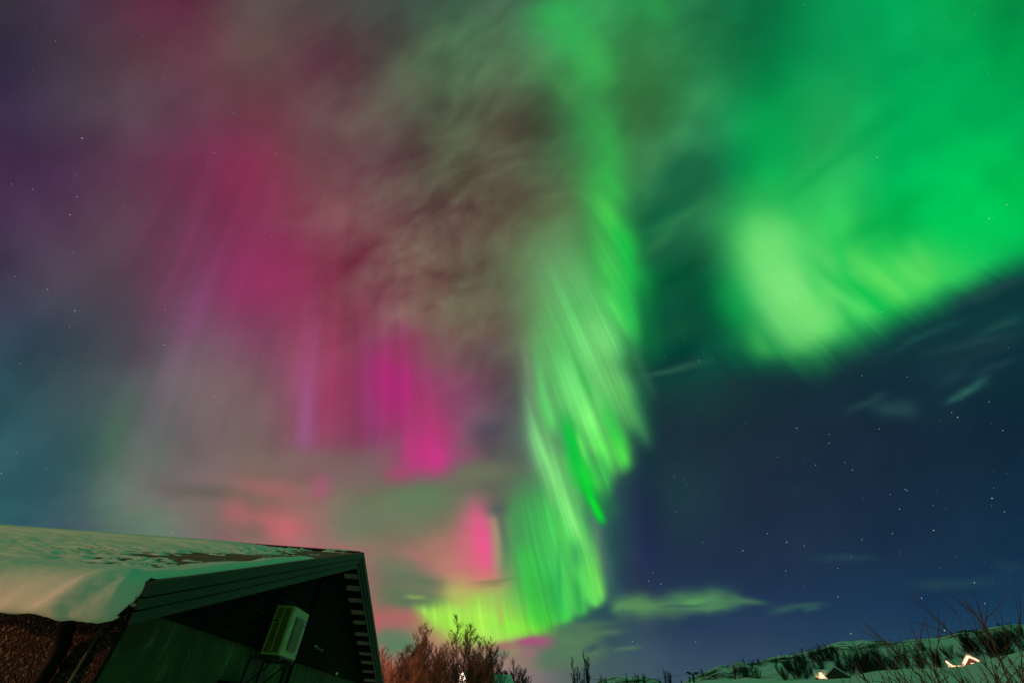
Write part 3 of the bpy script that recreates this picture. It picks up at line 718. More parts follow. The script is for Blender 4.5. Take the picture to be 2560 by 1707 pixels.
# roof deck
b = MB(); tk = .05
def plate(b, v0, z0, v1, z1, u0, u1, t0, t1, mi=0):
    b.add([(u0, v0, z0-t0), (u1, v0, z0-t0), (u1, v1, z1-t0), (u0, v1, z1-t0), (u0, v0, z0-t1), (u1, v0, z0-t1), (u1, v1, z1-t1), (u0, v1, z1-t1)],
          [(0, 1, 2, 3), (7, 6, 5, 4), (4, 5, 1, 0), (5, 6, 2, 1), (6, 7, 3, 2), (7, 4, 0, 3)], mi)
# lapped felt courses on the visible slope
nc = 11
for i in range(nc):
    v0 = VE+(VR-VE)*i/nc; v1 = VE+(VR-VE)*(i+1)/nc
    q = UB-.03; j = 0
    while q > UL:
        q2 = max(UL, q-(1.05+.25*((i*7+j*3) % 5)/5)); plate(b, v0, zroof(v0)+.012, v1, zroof(v1)+.001, q2+.006, q, 0, .03); q = q2; j += 1
plate(b, VE, ZE-.031, VR, ZR-.031, UL, UB-.03, 0, tk); plate(b, VR, ZR-.012, VF, ZF-.012, UL, UB-.03, 0, tk)
roof = hb(b, 'roof', m_felt)
b = MB()
for s_ in (0,):
    plate(b, VR-.14, zroof(VR-.14)+.035, VR, ZR+.05, UL, UB-.04, 0, .012); plate(b, VR, ZR+.05, VR+.14, zroof(VR+.14)+.035, UL, UB-.04, 0, .012)
hb(b, 'ridge_cap', m_pipe, roof)
# soffit under the overhangs, with dark purlin ends
b = MB(); plate(b, VE+.02, zroof(VE+.02)-.12, VR, ZR-.12, UW, UB-.02, 0, .02); plate(b, VR, ZR-.12, VF-.02, zroof(VF-.02)-.12, UW, UB-.02, 0, .02); hb(b, 'soffit', m_soff)
b = MB(); plate(b, VE+.01, ZE-.084, VW+.3, zroof(VW+.3)-.084, UL, UW, 0, .03); hb(b, 'eave_soffit', m_purl)
for a_, c_, z_ in ((VE+.004, VE+.03, ZE), (VF-.03, VF-.004, ZF)): b = MB(); b.box((UL, a_, z_-.20), (UB-.05, c_, z_-.05)); hb(b, 'fascia', m_purl)
npu = 13
for i in range(npu):
    for side in (0, 1):
        t = (i+.55)/npu; v = VR+t*(VF-VR) if side else VR-t*(VR-VE)
        zz = zroof(v); wv = .16+.05*math.sin(i*2.7+side)
        bb = MB(); bb.add([(UW-.05, v-wv/2, zroof(v-wv/2)-.142), (UB-.035, v-wv/2, zroof(v-wv/2)-.142), (UB-.035, v+wv/2, zroof(v+wv/2)-.142), (UW-.05, v+wv/2, zroof(v+wv/2)-.142),
                           (UW-.05, v-wv/2, zroof(v-wv/2)-.19), (UB-.035, v-wv/2, zroof(v-wv/2)-.19), (UB-.035, v+wv/2, zroof(v+wv/2)-.19), (UW-.05, v+wv/2, zroof(v+wv/2)-.19)],
                          [(0, 1, 2, 3), (7, 6, 5, 4), (4, 5, 1, 0), (5, 6, 2, 1), (6, 7, 3, 2), (7, 4, 0, 3)])
        hb(bb, 'purlin', m_purl)
# stepped bargeboards, three boards each
def barge(v0, z0, v1, z1, cut):
    b = MB(); L_ = math.hypot(v1-v0, z1-z0); tv, tz = (v1-v0)/L_, (z1-z0)/L_
    nv_, nz_ = tz, -tv
    if nz_ > 0: nv_, nz_ = -nv_, -nz_
    for k, (d0, d1, th) in enumerate(((-.035, .068, .066), (.080, .158, .040), (.170, .255, .015))):
        P = lambda v, z, d: (v+nv_*d, z+nz_*d)
        # end at the ridge on the vertical through the ridge
        a0 = P(v0, z0, d0); a1 = P(v0, z0, d1)
        def mit(d): # point of offset line at v=v1
            p = P(v1, z1, d); s_ = (v1-p[0])/tv; return (v1, p[1]+tz*s_)
        c0 = mit(d0); c1 = mit(d1)
        b.prism([(UB-.03, *a0), (UB-.03, *c0), (UB-.03, *c1), (UB-.03, *a1)], (th, 0, 0))
    p0 = (v0+nv_*-.02, z0+nz_*-.02)
    o = hb(b, 'bargeboard', m_green); soft(o, .004); return o
barge(VE, ZE, VR-.001, ZR, 0); barge(VF, ZF, VR+.001, ZR, 0)
# pipes on the side wall
b = MB(); b.tube([(-3.16, 3.98, 2.10), (-3.22, 4.03, 2.05), (-3.32, 4.16, 2.01), (-3.40, 4.30, 1.97), (-3.43, 4.39, 1.90), (-3.43, 4.40, 1.8), (-3.43, 4.40, 0)], .055, 14)
hb(b, 'downpipe', m_pipe, smooth=True)
b = MB(); b.tube([(-3.25, 4.455, 2.2), (-3.25, 4.455, 1.4), (-3.25, 4.455, .1)], .013, 10); hb(b, 'conduit', m_galv, smooth=True)
b = MB(); b.box((-3.50, 4.38, 1.76), (-3.35, 4.48, 1.775)); hb(b, 'pipe_clip', m_pipe)
# wall details by the heat pump: pipes down the wall and a vent
b = MB(); b.tube([(UW+.03, 8.42, 2.30), (UW+.03, 8.42, 0)], .018, 8); b.tube([(UW+.05, 8.62, 2.34), (UW+.04, 8.62, 0)], .03, 8); hb(b, 'wall_pipe', m_pipe, smooth=True)
b = MB(); b.box((UW, 6.55, 1.5), (UW+.09, 6.85, 1.80)); b.prism([(UW, 6.5, 1.803), (UW+.12, 6.55, 1.803), (UW+.12, 6.85, 1.803), (UW, 6.9, 1.803)], (0, 0, .02)); hb(b, 'meter_box', m_pipe)
# snow: one sheet over the roof, thin and broken in the middle, thick at the eave, curling over its edge
def build_roof_snow():
    us = np.concatenate([np.array([UB-.012, UB-.014, UB-.02, UB-.035, UB-.06]), UB-.09-np.cumsum(np.concatenate([np.full(60, .022), np.full(50, .05), np.full(110, .09)]))])
    us = us[us > UL-.0]; ns = 150
    prof = []     # (kind, value): along the slope from ridge to eave, then the curl
    ss = np.concatenate([np.linspace(SL+.02, 1.0, 150), np.linspace(.98, .12, 26)])
    U, S_ = np.meshgrid(us, ss, indexing='ij')
    uu, s_ = U.ravel(), S_.ravel()
    edge = UB-uu                                   # distance from the bargeboard
    n1 = fbm(uu*1.1, s_*1.7, 81, 4); n2 = fbm(uu*4.5, s_*9, 82, 4); n3 = fbm(uu*.35, s_*.9, 83, 3)
    cover = .013+.07*(n3-.45)+.055*(n1-.5)+.030*sstep(.7, 2.2, edge)
    cover += .055*sstep(2.2, 5.0, edge)+.05*sstep(3.2, 4.3, s_)*sstep(1.2, 2.2, edge)*(1-sstep(5.1, 5.6, s_)*.6)
    cover -= .06*np.exp(-((s_-2.4)/1.1)**2)*(1-sstep(5, 9, edge)*.5)
    cover -= .05*(1-sstep(.6, 2.4, edge))*sstep(2.6, 3.6, s_)
    cover += .045*(n2-.5); thin_ = np.exp(-(np.maximum(cover-.004, 0)/.022)**2)
    cover += thin_*.11*(fbm(uu*7, s_*26, 91, 4)-.5)+.006*(fbm(uu*3, s_*12, 93, 3)-.5)
    cover += .085*np.exp(-((s_-4.05-.04*edge)/.22)**2)*sstep(.5, 1.5, edge)
    thick_e = (1-sstep(.35, .95, s_))*.10
    strip = (1-sstep(.30, .52, edge-.15*(n1-.5)+.10*np.maximum(s_-1, 0)))*.085*(1-sstep(3.0, 3.9, s_))*sstep(-.2, .04, edge)
    h = np.maximum(cover, -.05)
    base = np.maximum(thick_e, strip)
    h = np.where(base > .004, np.maximum(h, base*(.9+.3*(n1-.5))), h)
    rcap = .07*(vn(uu*1.6, uu*0, 84)-.42)*np.exp(-((s_-SL)/.16)**2)*3*(1-.2*sstep(2, 4, edge)); h = h+rcap
    rnd_e = np.clip(1-((.06-edge)/.06), 0, 1)**.5 if False else sstep(-.01, .07, edge)
    h = h*(.25+.75*rnd_e)
    h = np.minimum(h, .17-.115*sstep(3.6, 4.8, s_)*(1-sstep(9, 14, edge)))
    v = VE+s_*math.cos(TH)-math.sin(TH)*h; z = ZE+s_*math.sin(TH)+math.cos(TH)*h+.006
    G_ = np.stack([uu, v, z], 1).reshape(len(us), len(ss), 3)
    # curl
    C = []
    prf = [(3.93, 2.37), (3.865, 2.345), (3.81, 2.305), (3.775, 2.26), (3.758, 2.19), (3.76, 2.12), (3.778, 2.07), (3.81, 2.035), (3.85, 2.03), (3.89, 2.055), (3.915, 2.10)]
    for i, u in enumerate(us):
        e = UB-u; g = float(sstep(-.01, .13, np.array([e]))[0])**.6
        bl = .55+.45*fb(u*1.5+3, 2, 85, 3)*2-.0; lo = .045*(fb(u*2.2, 9, 86, 3)-.5)*2; fine = .012*(fb(u*14, 4, 87, 2)-.5)*2
        row = []
        for k, (pv, pz) in enumerate(prf):
            t = k/(len(prf)-1)
            dv = (pv-3.93)*(g*(.75+.5*fb(u*1.3, t*1.1, 88, 3)))
            zz = pz+(lo*t*1.3+fine*t)+.03*(fb(u*1.7+t*1.5, t*2.0, 89, 3)-.5)
            top = ZE+.02
            zz = top+(zz-top)*g if zz < top else top-.0+(zz-top)*(.35+.65*g)
            fold = ((fb(u*2.6+t*1.5, 3+t*.3, 90, 2)-.5)*.30+(fb(u*6+t*3.2, 5, 92, 2)-.5)*.06)*g*math.sin(min(1, t*1.3+.12)*2.3)
            row.append((u, 3.93+dv-.012*(1-g)-fold, zz+fold*.35))
        C.append(row)
    C = np.array(C)
    ALL = np.concatenate([G_, C], 1); n0, n1_ = ALL.shape[:2]
    idx = np.arange(n0*n1_).reshape(n0, n1_)
    F = np.stack([idx[:-1, :-1], idx[1:, :-1], idx[1:, 1:], idx[:-1, 1:]], -1).reshape(-1, 4).tolist()
    b = MB(); b.v = [tuple(p) for p in ALL.reshape(-1, 3).tolist()]; b.f = [tuple(f) for f in F]; b.mi = [0]*len(F)
    o = hb(b, 'roof_snow', m_snow, roof, smooth=True)
build_roof_snow()
random.seed(3)
for (u, v, z, s_) in ((UW+.05, 11.35, 2.22, .025), (UW+.05, 10.2, 2.21, .012), (UW+.06, 8.2, 3.30, .03), (UW+.1, 9.35, 2.46, .02)):
    b = MB(); n = 10; vs = [(u+s_*.5, v-s_*3, z), ]
    b.tube([(u, v+s_*3*(k/6-.5)*2, z+s_*.2*random.random()-.1*s_*k/6) for k in range(7)], [s_*(.25+.75*math.sin(math.pi*(k+.5)/7)*(.6+.4*random.random())) for k in range(7)], 7)
    hb(b, 'snow_clump', m_snow, house, smooth=True)

# ================================================================ heat pump on its bracket
hp = empty('heat_pump', h2w(-2.82, 7.37, 2.13), HA); tag(hp, 'cream outdoor heat pump unit with slotted grille and olive side cover on the dark gable', 'heat pump')
OB = (-2.82, 7.37, 2.13)
def pb(b, name, m, parent=None, smooth=False): return b.build(name, m, parent or hp, smooth, off=OB)
u0, u1, v0, v1, z0, z1 = -2.955, -2.70, 7.06, 7.69, 2.13, 2.69
b = MB(); b.box((u0, v0+.012, z0), (u1, v1, z1)); cs = soft(pb(b, 'casing', m_unit), .018, 3)
b = MB(); b.box((u0+.012, v0+.004, z0+.02), (u1-.03, v0+.0125, z1-.02)); pb(b, 'coil', m_dark)
b = MB(); uf0, uf1 = u0+.004, u1-.028
b.box((uf0, v0-.012, z0+.002), (uf0+.018, v0+.004, z1-.002)); b.box((uf1-.014, v0-.012, z0+.002), (uf1, v0+.004, z1-.002)); um = (uf0+uf1)/2
b.box((um-.007, v0-.0125, z0+.002), (um+.007, v0+.0035, z1-.002)); b.box((uf0+.018, v0-.0115, z0+.002), (uf1-.014, v0+.004, z0+.03)); b.box((uf0+.018, v0-.0115, z1-.028), (uf1-.014, v0+.004, z1-.002))
z = z0+.04
while z < z1-.035:
    if not (z0+.36 < z < z0+.40): b.box((uf0+.018, v0-.008, z), (um-.007, v0+.004, z+.0055))
    b.box((um+.007, v0-.008, z), (uf1-.014, v0+.004, z+.0055)); z += .0165
b.box((uf0+.018, v0-.010, z0+.355), (um-.007, v0+.004, z0+.366)); b.box((uf0+.018, v0-.010, z0+.396), (um-.007, v0+.004, z0+.41)); b.box((um-.03, v0-.012, z0+.366), (um-.007, v0+.004, z0+.396))
pb(b, 'grille', m_grille)
b = MB(); b.box((u1-.0, v0+.14, z0+.07), (u1+.022, v0+.47, z1-.10)); soft(pb(b, 'side_cover', m_panel), .01, 3)
b = MB(); b.box((u1-.0, v0+.485, z1-.175), (u1+.003, v0+.60, z1-.10)); stk = pb(b, 'sticker', m_blue)
b = MB(); b.box((u1+.003, v0+.50, z1-.145), (u1+.0045, v0+.545, z1-.118)); b.box((u1+.003, v0+.555, z1-.15), (u1+.0045, v0+.585, z1-.14)); pb(b, 'print', m_white, stk)
b = MB(); b.box((u1, v0+.565, z0+.04), (u1+.002, v0+.60, z0+.065)); pb(b, 'badge', m_blue)
b = MB(); b.box((UW, v0+.05, z0-.055), (u1+.0, v0+.09, z0-.02)); b.box((UW, v1-.11, z0-.055), (u1+.0, v1-.07, z0-.02)); b.box((u0, v0+.02, z0-.019), (u1-.01, v1-.02, z0-.001))
for vv in (v0+.05, v1-.11): b.box((UW+.002, vv, z0-.42), (UW+.03, vv+.04, z0-.055)); b.prism([(UW+.03, vv+.01, z0-.36), (UW+.03, vv+.01, z0-.32), (u1-.06, vv+.01, z0-.055), (u1-.10, vv+.01, z0-.055)], (0, .02, 0))
pb(b, 'bracket', m_steel)

# ================================================================ street lamps (their light falls on the eave and on the wood)
def street_lamp(loc, rz, h, label, power, arm=1.1):
    r = empty('street_lamp', loc, rz); tag(r, label, 'street lamp')
    b = MB(); b.tube([(0, 0, -.3), (0, 0, 1), (0, 0, h-.4), (0, .1, h-.1), (0, arm*.5, h+.05), (0, arm, h+.08)], [.07, .06, .045, .04, .035, .03], 10); b.build('pole', m_galv, r, True)
    b = MB(); b.prism([(-.09, arm-.1, h+.05), (.09, arm-.1, h+.05), (.12, arm+.25, h+.05), (.07, arm+.45, h+.05), (-.07, arm+.45, h+.05), (-.12, arm+.25, h+.05)], (0, 0, .1)); soft(b.build('lamp_head', m_steel, r), .02)
    b = MB(); b.box((-.07, arm, h+.02), (.07, arm+.3, h+.045)); b.build('lens', emit('sodium_lens', (1, .55, .25, 1), 12), r)
    l = bpy.data.lights.new('lamp_light', 'POINT'); l.energy = power; l.color = (1, .35, .20); l.shadow_soft_size = .12
    o = bpy.data.objects.new('lamp_light', l); COL.objects.link(o); o.parent = r; o.location = (0, arm+.15, h-.1)
street_lamp((-13.5, -2.2, 0), R_(-70), 2.5, 'street lamp with sodium light standing in front of the low house', LAMP_HOUSE)
street_lamp((-10.0, 33.5, 0), R_(-70), 6.0, 'street lamp with sodium light beside the bare birches', LAMP_TREES)

# ================================================================ bare trees
def branchy(seed, H, spread, nstem=3, n1=22, n2=9, n3=5, rad=.10, lean=.10, up=.75, twr=.010, start=.15, col=0):
    """returns (trunk MB, crown MB): leaning stems, limbs, twigs"""
    rn = random.Random(seed); T = MB(); Cw = MB()
    def path(p, d, L_, n, wob, upb):
        pts = [p.copy()]; d = d.copy()
        for i in range(n):
            d += Vector((rn.gauss(0, wob), rn.gauss(0, wob), rn.gauss(0, wob*.6)+upb)); d.normalize(); pts.append(pts[-1]+d*(L_/n))
        return pts
    for s_ in range(nstem):
        a = rn.uniform(0, 6.28); h = H*(1 if s_ == 0 else rn.uniform(.7, .95))
        d = Vector((math.cos(a)*lean*rn.uniform(.4, 1.6), math.sin(a)*lean*rn.uniform(.4, 1.6), 1)).normalized()
        base = Vector((rn.uniform(-.25, .25)*spread*.3, rn.uniform(-.25, .25)*spread*.3, -.3))
        P = path(base, d, h+.3, 10, .035, .03)
        r0 = rad*(.75+.4*rn.random()); T.tube(P, [r0*(1-.93*i/10)+.004 for i in range(11)], 6, False)
        for i in range(n1):
            t = start+(1-start)*((i+rn.random())/n1)**.9; k = min(9, int(t*10)); f = t*10-k; q = P[k].lerp(P[k+1], f)
            a = rn.uniform(0, 6.28); L1 = spread*(1.05-t)**.5*rn.uniform(.45, 1.0)+.13*spread
            d1 = Vector((math.cos(a), math.sin(a), up*rn.uniform(.6, 1.5))).normalized()
            P1 = path(q, d1, L1, 5, .10, .07); rr = max(twr*1.3, r0*(1-t)*.30)
            Cw.tube(P1, [rr*(1-.8*j/5)+twr*.3 for j in range(6)], 4, False)
            n2e = max(3, int(n2*min(1, L1/(spread*.55))))
            for j in range(n2e):
                t2 = .12+.88*(j+rn.random())/n2e; k2 = min(4, int(t2*5)); q2 = P1[k2].lerp(P1[k2+1], min(1, t2*5-k2))
                dd = (P1[k2+1]-P1[k2]).normalized()+Vector((rn.gauss(0, .42), rn.gauss(0, .42), rn.gauss(.3, .3))); dd.normalize()
                L2 = (L1*.5+spread*.22)*rn.uniform(.3, .75)*(1.15-.5*t2); P2 = path(q2, dd, L2, 3, .13, .05)
                Cw.tube(P2, [twr, twr*.85, twr*.65, twr*.4], 3, False)
                for m_ in range(n3):
                    t3 = rn.random(); k3 = min(2, int(t3*3)); q3 = P2[k3].lerp(P2[k3+1], t3*3-k3)
                    d3 = dd+Vector((rn.gauss(0, .6), rn.gauss(0, .6), rn.gauss(.2, .45))); d3.normalize(); L3 = L2*rn.uniform(.3, .6)
                    e = q3+d3*L3+Vector((0, 0, .05*L3)); Cw.tube([q3, (q3+e)/2+Vector((rn.gauss(0, .04), rn.gauss(0, .04), 0))*L3, e], [twr*.7, twr*.55, twr*.35], 3, False)
    return T, Cw
PROTO = {}
def proto(kind, seed, **k):
    key = (kind, seed)
    if key not in PROTO:
        T, Cw = branchy(seed, **k); PROTO[key] = (T, Cw, k['H'])
    return PROTO[key]
MESH = {}
def tree(name, top, r, kind, seed, label, cat, group, mt, mc, wide=1., **k):
    """a tree whose top lies in the direction top=(x, y), rooted on the snow at distance r"""
    tp = place(top[0], top[1], r); z0_ = zl(tp.x, tp.y); H = tp.z-z0_
    T, Cw, HP = proto(kind, seed, **k); key = (kind, seed, mt.name)
    if key not in MESH:
        MESH[key] = []
        for nm, bb, mm in (('trunk', T, mt), ('crown', Cw, mc)):
            me = bpy.data.meshes.new(nm); me.from_pydata(bb.v, [], bb.f); me.materials.append(mm); me.update(); MESH[key].append(me)
    s_ = H/HP; rt = empty(name, (tp.x, tp.y, z0_), random.Random(int(top[0]*7+seed)).uniform(0, 6.28)); rt.scale = (s_*wide, s_*wide, s_)
    for me, nm in zip(MESH[key], ('trunk', 'crown')):
        o = bpy.data.objects.new(nm, me); COL.objects.link(o); o.parent = rt
    tag(rt, label, cat, group); return rt
g = 'bare birches behind the near house'
kb = dict(H=8.6, spread=1.9, nstem=3, n1=40, n2=11, n3=7, rad=.085, lean=.12, up=.75, twr=.0095, start=.15)
kd = dict(H=7.5, spread=2.1, nstem=4, n1=34, n2=11, n3=6, rad=.07, lean=.17, up=.75, twr=.0095, start=.1)
kt = dict(H=9.5, spread=1.7, nstem=2, n1=44, n2=10, n3=6, rad=.09, lean=.05, up=.9, twr=.0095, start=.15)
LB = [((1140, 1630), 42, 'b', 12, kd, 'low dense birch in front of the dip left of the glowing gable'),
      ((1100, 1625), 41, 'b', 13, kd, 'low dense birch under the pointed second tallest'),
      ((1050, 1640), 40, 'b', 15, kd, 'low dense birch under the slender one'),
      ((1015, 1650), 39, 'b', 12, kd, 'lowest brown birch in front of the wood, towards the house'),
      ((1215, 1640), 44, 'b', 13, kd, 'low brown birch in front of the snowy roof'),
      ((1221, 1612), 47, 'c', 16, kb, 'slim brown birch at the right edge of the wood, over the snowy roof'),
      ((1198, 1585), 45, 'c', 14, kb, 'brown birch just left of the broad right-hand birch'),
      ((1169, 1542), 46, 'a', 11, kt, 'tallest bare birch, straight over the lit gable end'),
      ((1209, 1594), 47, 'b', 12, kd, 'broad bare birch between the tallest birch and the snowy roof'),
      ((1228, 1634), 49, 'd', 13, kd, 'low dark birch at the right end of the bare wood'),
      ((1093, 1566), 44, 'c', 14, kb, 'second tallest bare birch, left of the tallest with a pointed top'),
      ((1128, 1618), 50, 'b', 15, kd, 'short bare birch in the dip between the two tallest birches'),
      ((1063, 1580), 45, 'c', 16, kb, 'slender bare birch just left of the pointed second tallest'),
      ((1031, 1608), 43, 'c', 14, kb, 'bare birch with a bushy top in the middle of the wood'),
      ((1002, 1628), 42, 'b', 12, kd, 'low reddish birch left of the bushy topped one'),
      ((975, 1632), 44, 'b', 15, kd, 'low reddish birch second from the house edge'),
      ((955, 1650), 41, 'b', 13, kd, 'small reddish birch right against the edge of the house gable'),
      ((1080, 1620), 47, 'b', 15, kd, 'dense brown birch filling the wood below the pointed top'),
      ((1188, 1572), 48, 'c', 16, kb, 'birch with a leaning top just right of the tallest one'),
      ((1112, 1590), 45, 'c', 14, kb, 'birch with tangled twigs between the pointed one and the tallest'),
      ((1046, 1596), 48, 'b', 13, kd, 'leaning birch behind the slender one'),
      ((1015, 1618), 46, 'c', 16, kb, 'thin birch between the bushy topped one and the house'),
      ((988, 1622), 40, 'c', 14, kb, 'upright reddish birch third from the house edge')]
for tp, r, kk, sd, kw, lab in LB:
    tree('birch_tree', tp, r, kk, sd, lab, 'tree', g, m_bark, m_bark, wide=1.0, **kw)
g = 'small bare trees beyond the snowy roof'
kp = dict(H=7, spread=1.1, nstem=3, n1=44, n2=10, n3=5, rad=.07, lean=.05, up=1.9, twr=.009, start=.1)
kq = dict(H=5, spread=1.4, nstem=5, n1=22, n2=9, n3=5, rad=.06, lean=.2, up=.9, twr=.011, start=.08)
LT = [((1296, 1656), 84, 'p', 21, kq, 'dark bare tree, tallest of those right of the snowy roof'), ((1284, 1664), 84, 'q', 22, kq, 'dark bushy tree just left of the tallest beside the snowy roof'),
      ((1266, 1670), 90, 'q', 23, kq, 'dark bare tree close behind the right end of the snowy roof'), ((1252, 1666), 92, 'q', 22, kq, 'dark thin tree rising over the middle of the snowy roof'), ((1242, 1665), 92, 'q', 21, kq, 'dark thin tree over the left of the snowy roof'), ((1310, 1678), 84, 'q', 23, kq, 'lowest dark tree right of the snowy roof'),
      ((1470, 1632), 85, 'r', 24, kp, 'tall columnar poplar standing alone under the aurora edge'), ((1442, 1645), 86, 'r', 25, kp, 'thinner columnar poplar just left of the tall one'), ((1456, 1663), 86, 'r', 26, kp, 'short poplar between the two columnar ones'),
      ((1507, 1687), 120, 'q', 22, kq, 'tiny bare tree at the left foot of the far snowy hill'), ((1565, 1680), 130, 'r', 25, kp, 'thin bare tree in front of the far low hill'), ((1590, 1682), 130, 'q', 21, kq, 'round bare tree in front of the far low hill'), ((1606, 1683), 130, 'q', 23, kq, 'dense bare tree at the right of the far low hill'),
      ((1660, 1671), 132, 'r', 24, kp, 'dark pointed tree between the far hill and the lift pylon'), ((1670, 1675), 132, 'q', 22, kq, 'dark rounded tree touching the pointed one'), ((1650, 1697), 134, 'q', 21, kq, 'lowest bush left of the pointed dark tree'),
      ((1722, 1688), 138, 'q', 23, kq, 'small bare tree immediately left of the lift pylon'), ((1703, 1698), 138, 'q', 22, kq, 'low bush left of the lift pylon')]
for tp, r, kk, sd, kw, lab in LT:
    tree('bare_tree', tp, r, kk, sd, lab, 'tree', g, m_bark_dark, m_bark_dark, **kw)
for (tp, r, sd, lab) in (((1893, 1643), 250, 31, 'round bare tree standing out on the hill crest left of the lit cabin'), ((1818, 1660), 300, 32, 'thin bare tree on the first rise of the hill'), ((2493, 1556), 380, 33, 'dark round tree on the skyline behind the foreground branches'), ((2432, 1576), 380, 34, 'smaller dark tree on the skyline over the lit farmhouse')):
    tree('bare_tree', tp, r, 'q', 21+sd % 2, lab, 'tree', 'lone trees on the hill', m_bark_dark, m_bark_dark, wide=1.15, **dict(kq, H=5))

# scrub on the hillside
SCR = []
for sd in (41, 42, 43, 44, 45, 46):
    T, Cw = branchy(sd, H=4.2, spread=1.3, nstem=6, n1=11, n2=6, n3=3, rad=.04, lean=.34, up=1.2, twr=.012, start=.08)
    T.add(Cw.v, Cw.f); me = bpy.data.meshes.new('birch_scrub'); me.from_pydata(T.v, [], T.f); me.materials.append(m_bark_dark); me.update(); SCR.append(me)
rs = random.Random(9)
CLU = [(1855,1690,34,9,16,1.0),(1985,1668,50,10,18,1.0),(2040,1648,40,6,16,.9),(2000,1690,40,9,16,1.1),(2070,1640,22,6,10,.8),(2060,1632,26,3,12,.6),(2130,1672,26,10,14,1.1),(2160,1680,22,8,14,1.2),(2190,1670,26,10,14,1.0),(2230,1672,26,9,14,1.1),
       (2165,1641,10,4,4,.6),(2188,1636,8,3,5,.6),(2317,1621,10,3,5,.7),(2345,1655,10,6,7,1.0),(2390,1640,20,5,8,.9),(2420,1622,18,5,9,1.0),(2455,1620,24,9,14,1.1),(2490,1628,26,8,14,1.1),(2530,1630,26,12,14,1.1),(2540,1600,20,8,10,.9),(2520,1612,14,6,8,.8),(2283,1665,26,9,12,1.1),(2050,1628,40,3,6,.5),(1780,1690,16,6,4,.6)]
n_scr = 0
for cx, cy, sx, sy, n, sc_ in CLU:
    for i in range(n):
        p = hit(cx+rs.gauss(0, sx*.85), cy+rs.gauss(0, sy*.9)+5)
        if p is None or n_scr >= 290: continue
        o = bpy.data.objects.new('birch_scrub', SCR[n_scr % 6]); COL.objects.link(o); n_scr += 1
        k = sc_*rs.uniform(.7, 1.3)*(.75+.25*math.hypot(p.x, p.y)/220); o.location = p-Vector((0, 0, .1)); o.rotation_euler = (0, 0, rs.uniform(0, 6.28)); kk_ = rs.choice((.4, .6, .8, .9, 1.1)); o.scale = (k*1.2*kk_**.5, k*1.2*kk_**.5, k*kk_)
        tag(o, 'leafless dark birch scrub growing on the snowy hillside', 'shrub', 'birch scrub on the snowy hillside')

# ================================================================ houses
def gable_house(loc, rz, L_, W_, hw, pitch, name, label, mw, over=.35, snow_t=.25, cross=None):
    """ridge along local x; front eave towards local -y"""
    r = empty(name, loc, rz); tag(r, label, 'house'); hr = hw+W_/2*math.tan(pitch)
    b = MB(); b.prism([(-L_/2, -W_/2, -1.5), (-L_/2, W_/2, -1.5), (-L_/2, W_/2, hw), (-L_/2, 0, hr), (-L_/2, -W_/2, hw)], (L_, 0, 0)); b.build('wall', mw, r)
    t = .12; zo = lambda y: hr-abs(y)*math.tan(pitch)
    yo = W_/2+over
    for nm, h0, h1, m_ in (('roof', .02, .02+t, m_purl), ('roof_snow', .02+t+.005, .02+t+snow_t, m_snow)):
        b = MB(); b.prism([(-L_/2-over, -yo, zo(yo)+h0), (-L_/2-over, 0, hr+h0), (-L_/2-over, yo, zo(yo)+h0), (-L_/2-over, yo, zo(yo)+h1), (-L_/2-over, 0, hr+h1), (-L_/2-over, -yo, zo(yo)+h1)], (L_+2*over, 0, 0))
        o = b.build(nm, m_, r)
        if nm == 'roof_snow': soft(o, .08, 3)
    return r, hr
m_wallw = mat('pale_wall', (.62, .55, .48, 1), rough=.8, var=.1, scale=3)
m_wallb = mat('brown_wall', (.10, .055, .035, 1), rough=.8, var=.2, scale=2, stretch=(4, 1, 1))
m_glow = emit('window_wall_glow', (1, .50, .26, 1), 2.4)  # lit windows, also the bright side wall of the cabin wing
m_bright = emit('gable_wall_glow', (1, .70, .55, 1), 9)  # emission for the tubes that brighten the lit gable end
m_string = emit('glow_strip', (1, .46, .30, 1), 2.6)
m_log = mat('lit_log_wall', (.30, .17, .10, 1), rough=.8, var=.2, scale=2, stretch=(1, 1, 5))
m_pane = mat('dark_glass', (.02, .02, .02, 1), rough=.15, spec=.5, var=.1)
def lamp_pt(loc, e, col=(1, .5, .22), parent=None, size=.1):
    l = bpy.data.lights.new('lamp_light', 'POINT'); l.energy = e; l.color = col; l.shadow_soft_size = size
    o = bpy.data.objects.new('lamp_light', l); COL.objects.link(o); o.location = loc; o.parent = parent; return o
# snowy-roofed house behind the wood, its left gable end brightly lit
A_ = place(1160, 1680, 70.); B_ = place(1257, 1682, 74.)
d_ = Vector((B_.x-A_.x, B_.y-A_.y, 0)); L_ = d_.length-.7; rz = R_(17); cn = Vector((math.cos(rz), math.sin(rz), 0))
ctr = Vector((A_.x, A_.y, 0))+cn*(L_/2+.35); W_ = 6.5; pt = R_(36); hr_ = A_.z-.15; hw_ = hr_-W_/2*math.tan(pt); g0 = zl(ctr.x, ctr.y)
hs, _ = gable_house((ctr.x, ctr.y, g0), rz, L_, W_, hw_-g0, pt, 'house', 'house with a plain snow roof behind the birches, its narrow gable end glowing', m_wallw)
b = MB(); b.box((-L_/2-.06, -.45, hw_-g0-1.9), (-L_/2-.005, .45, hw_-g0-.6)); wd = b.build('window', m_glow, hs); b = MB(); b.box((-L_/2-.08, -.03, hw_-g0-1.9), (-L_/2-.061, .03, hw_-g0-.6)); b.build('glazing_bar', m_wallw, wd)
b = MB()
for sgn in (-1, 1): b.tube([(-L_/2-.46, sgn*(W_/2+.3), hw_-g0-.22), (-L_/2-.46, 0, hr_-g0-.02)], .24, 6)
b.build('glow_strip', m_bright, hs)  # added glowing tubes, standing in for the lamplit gable wall
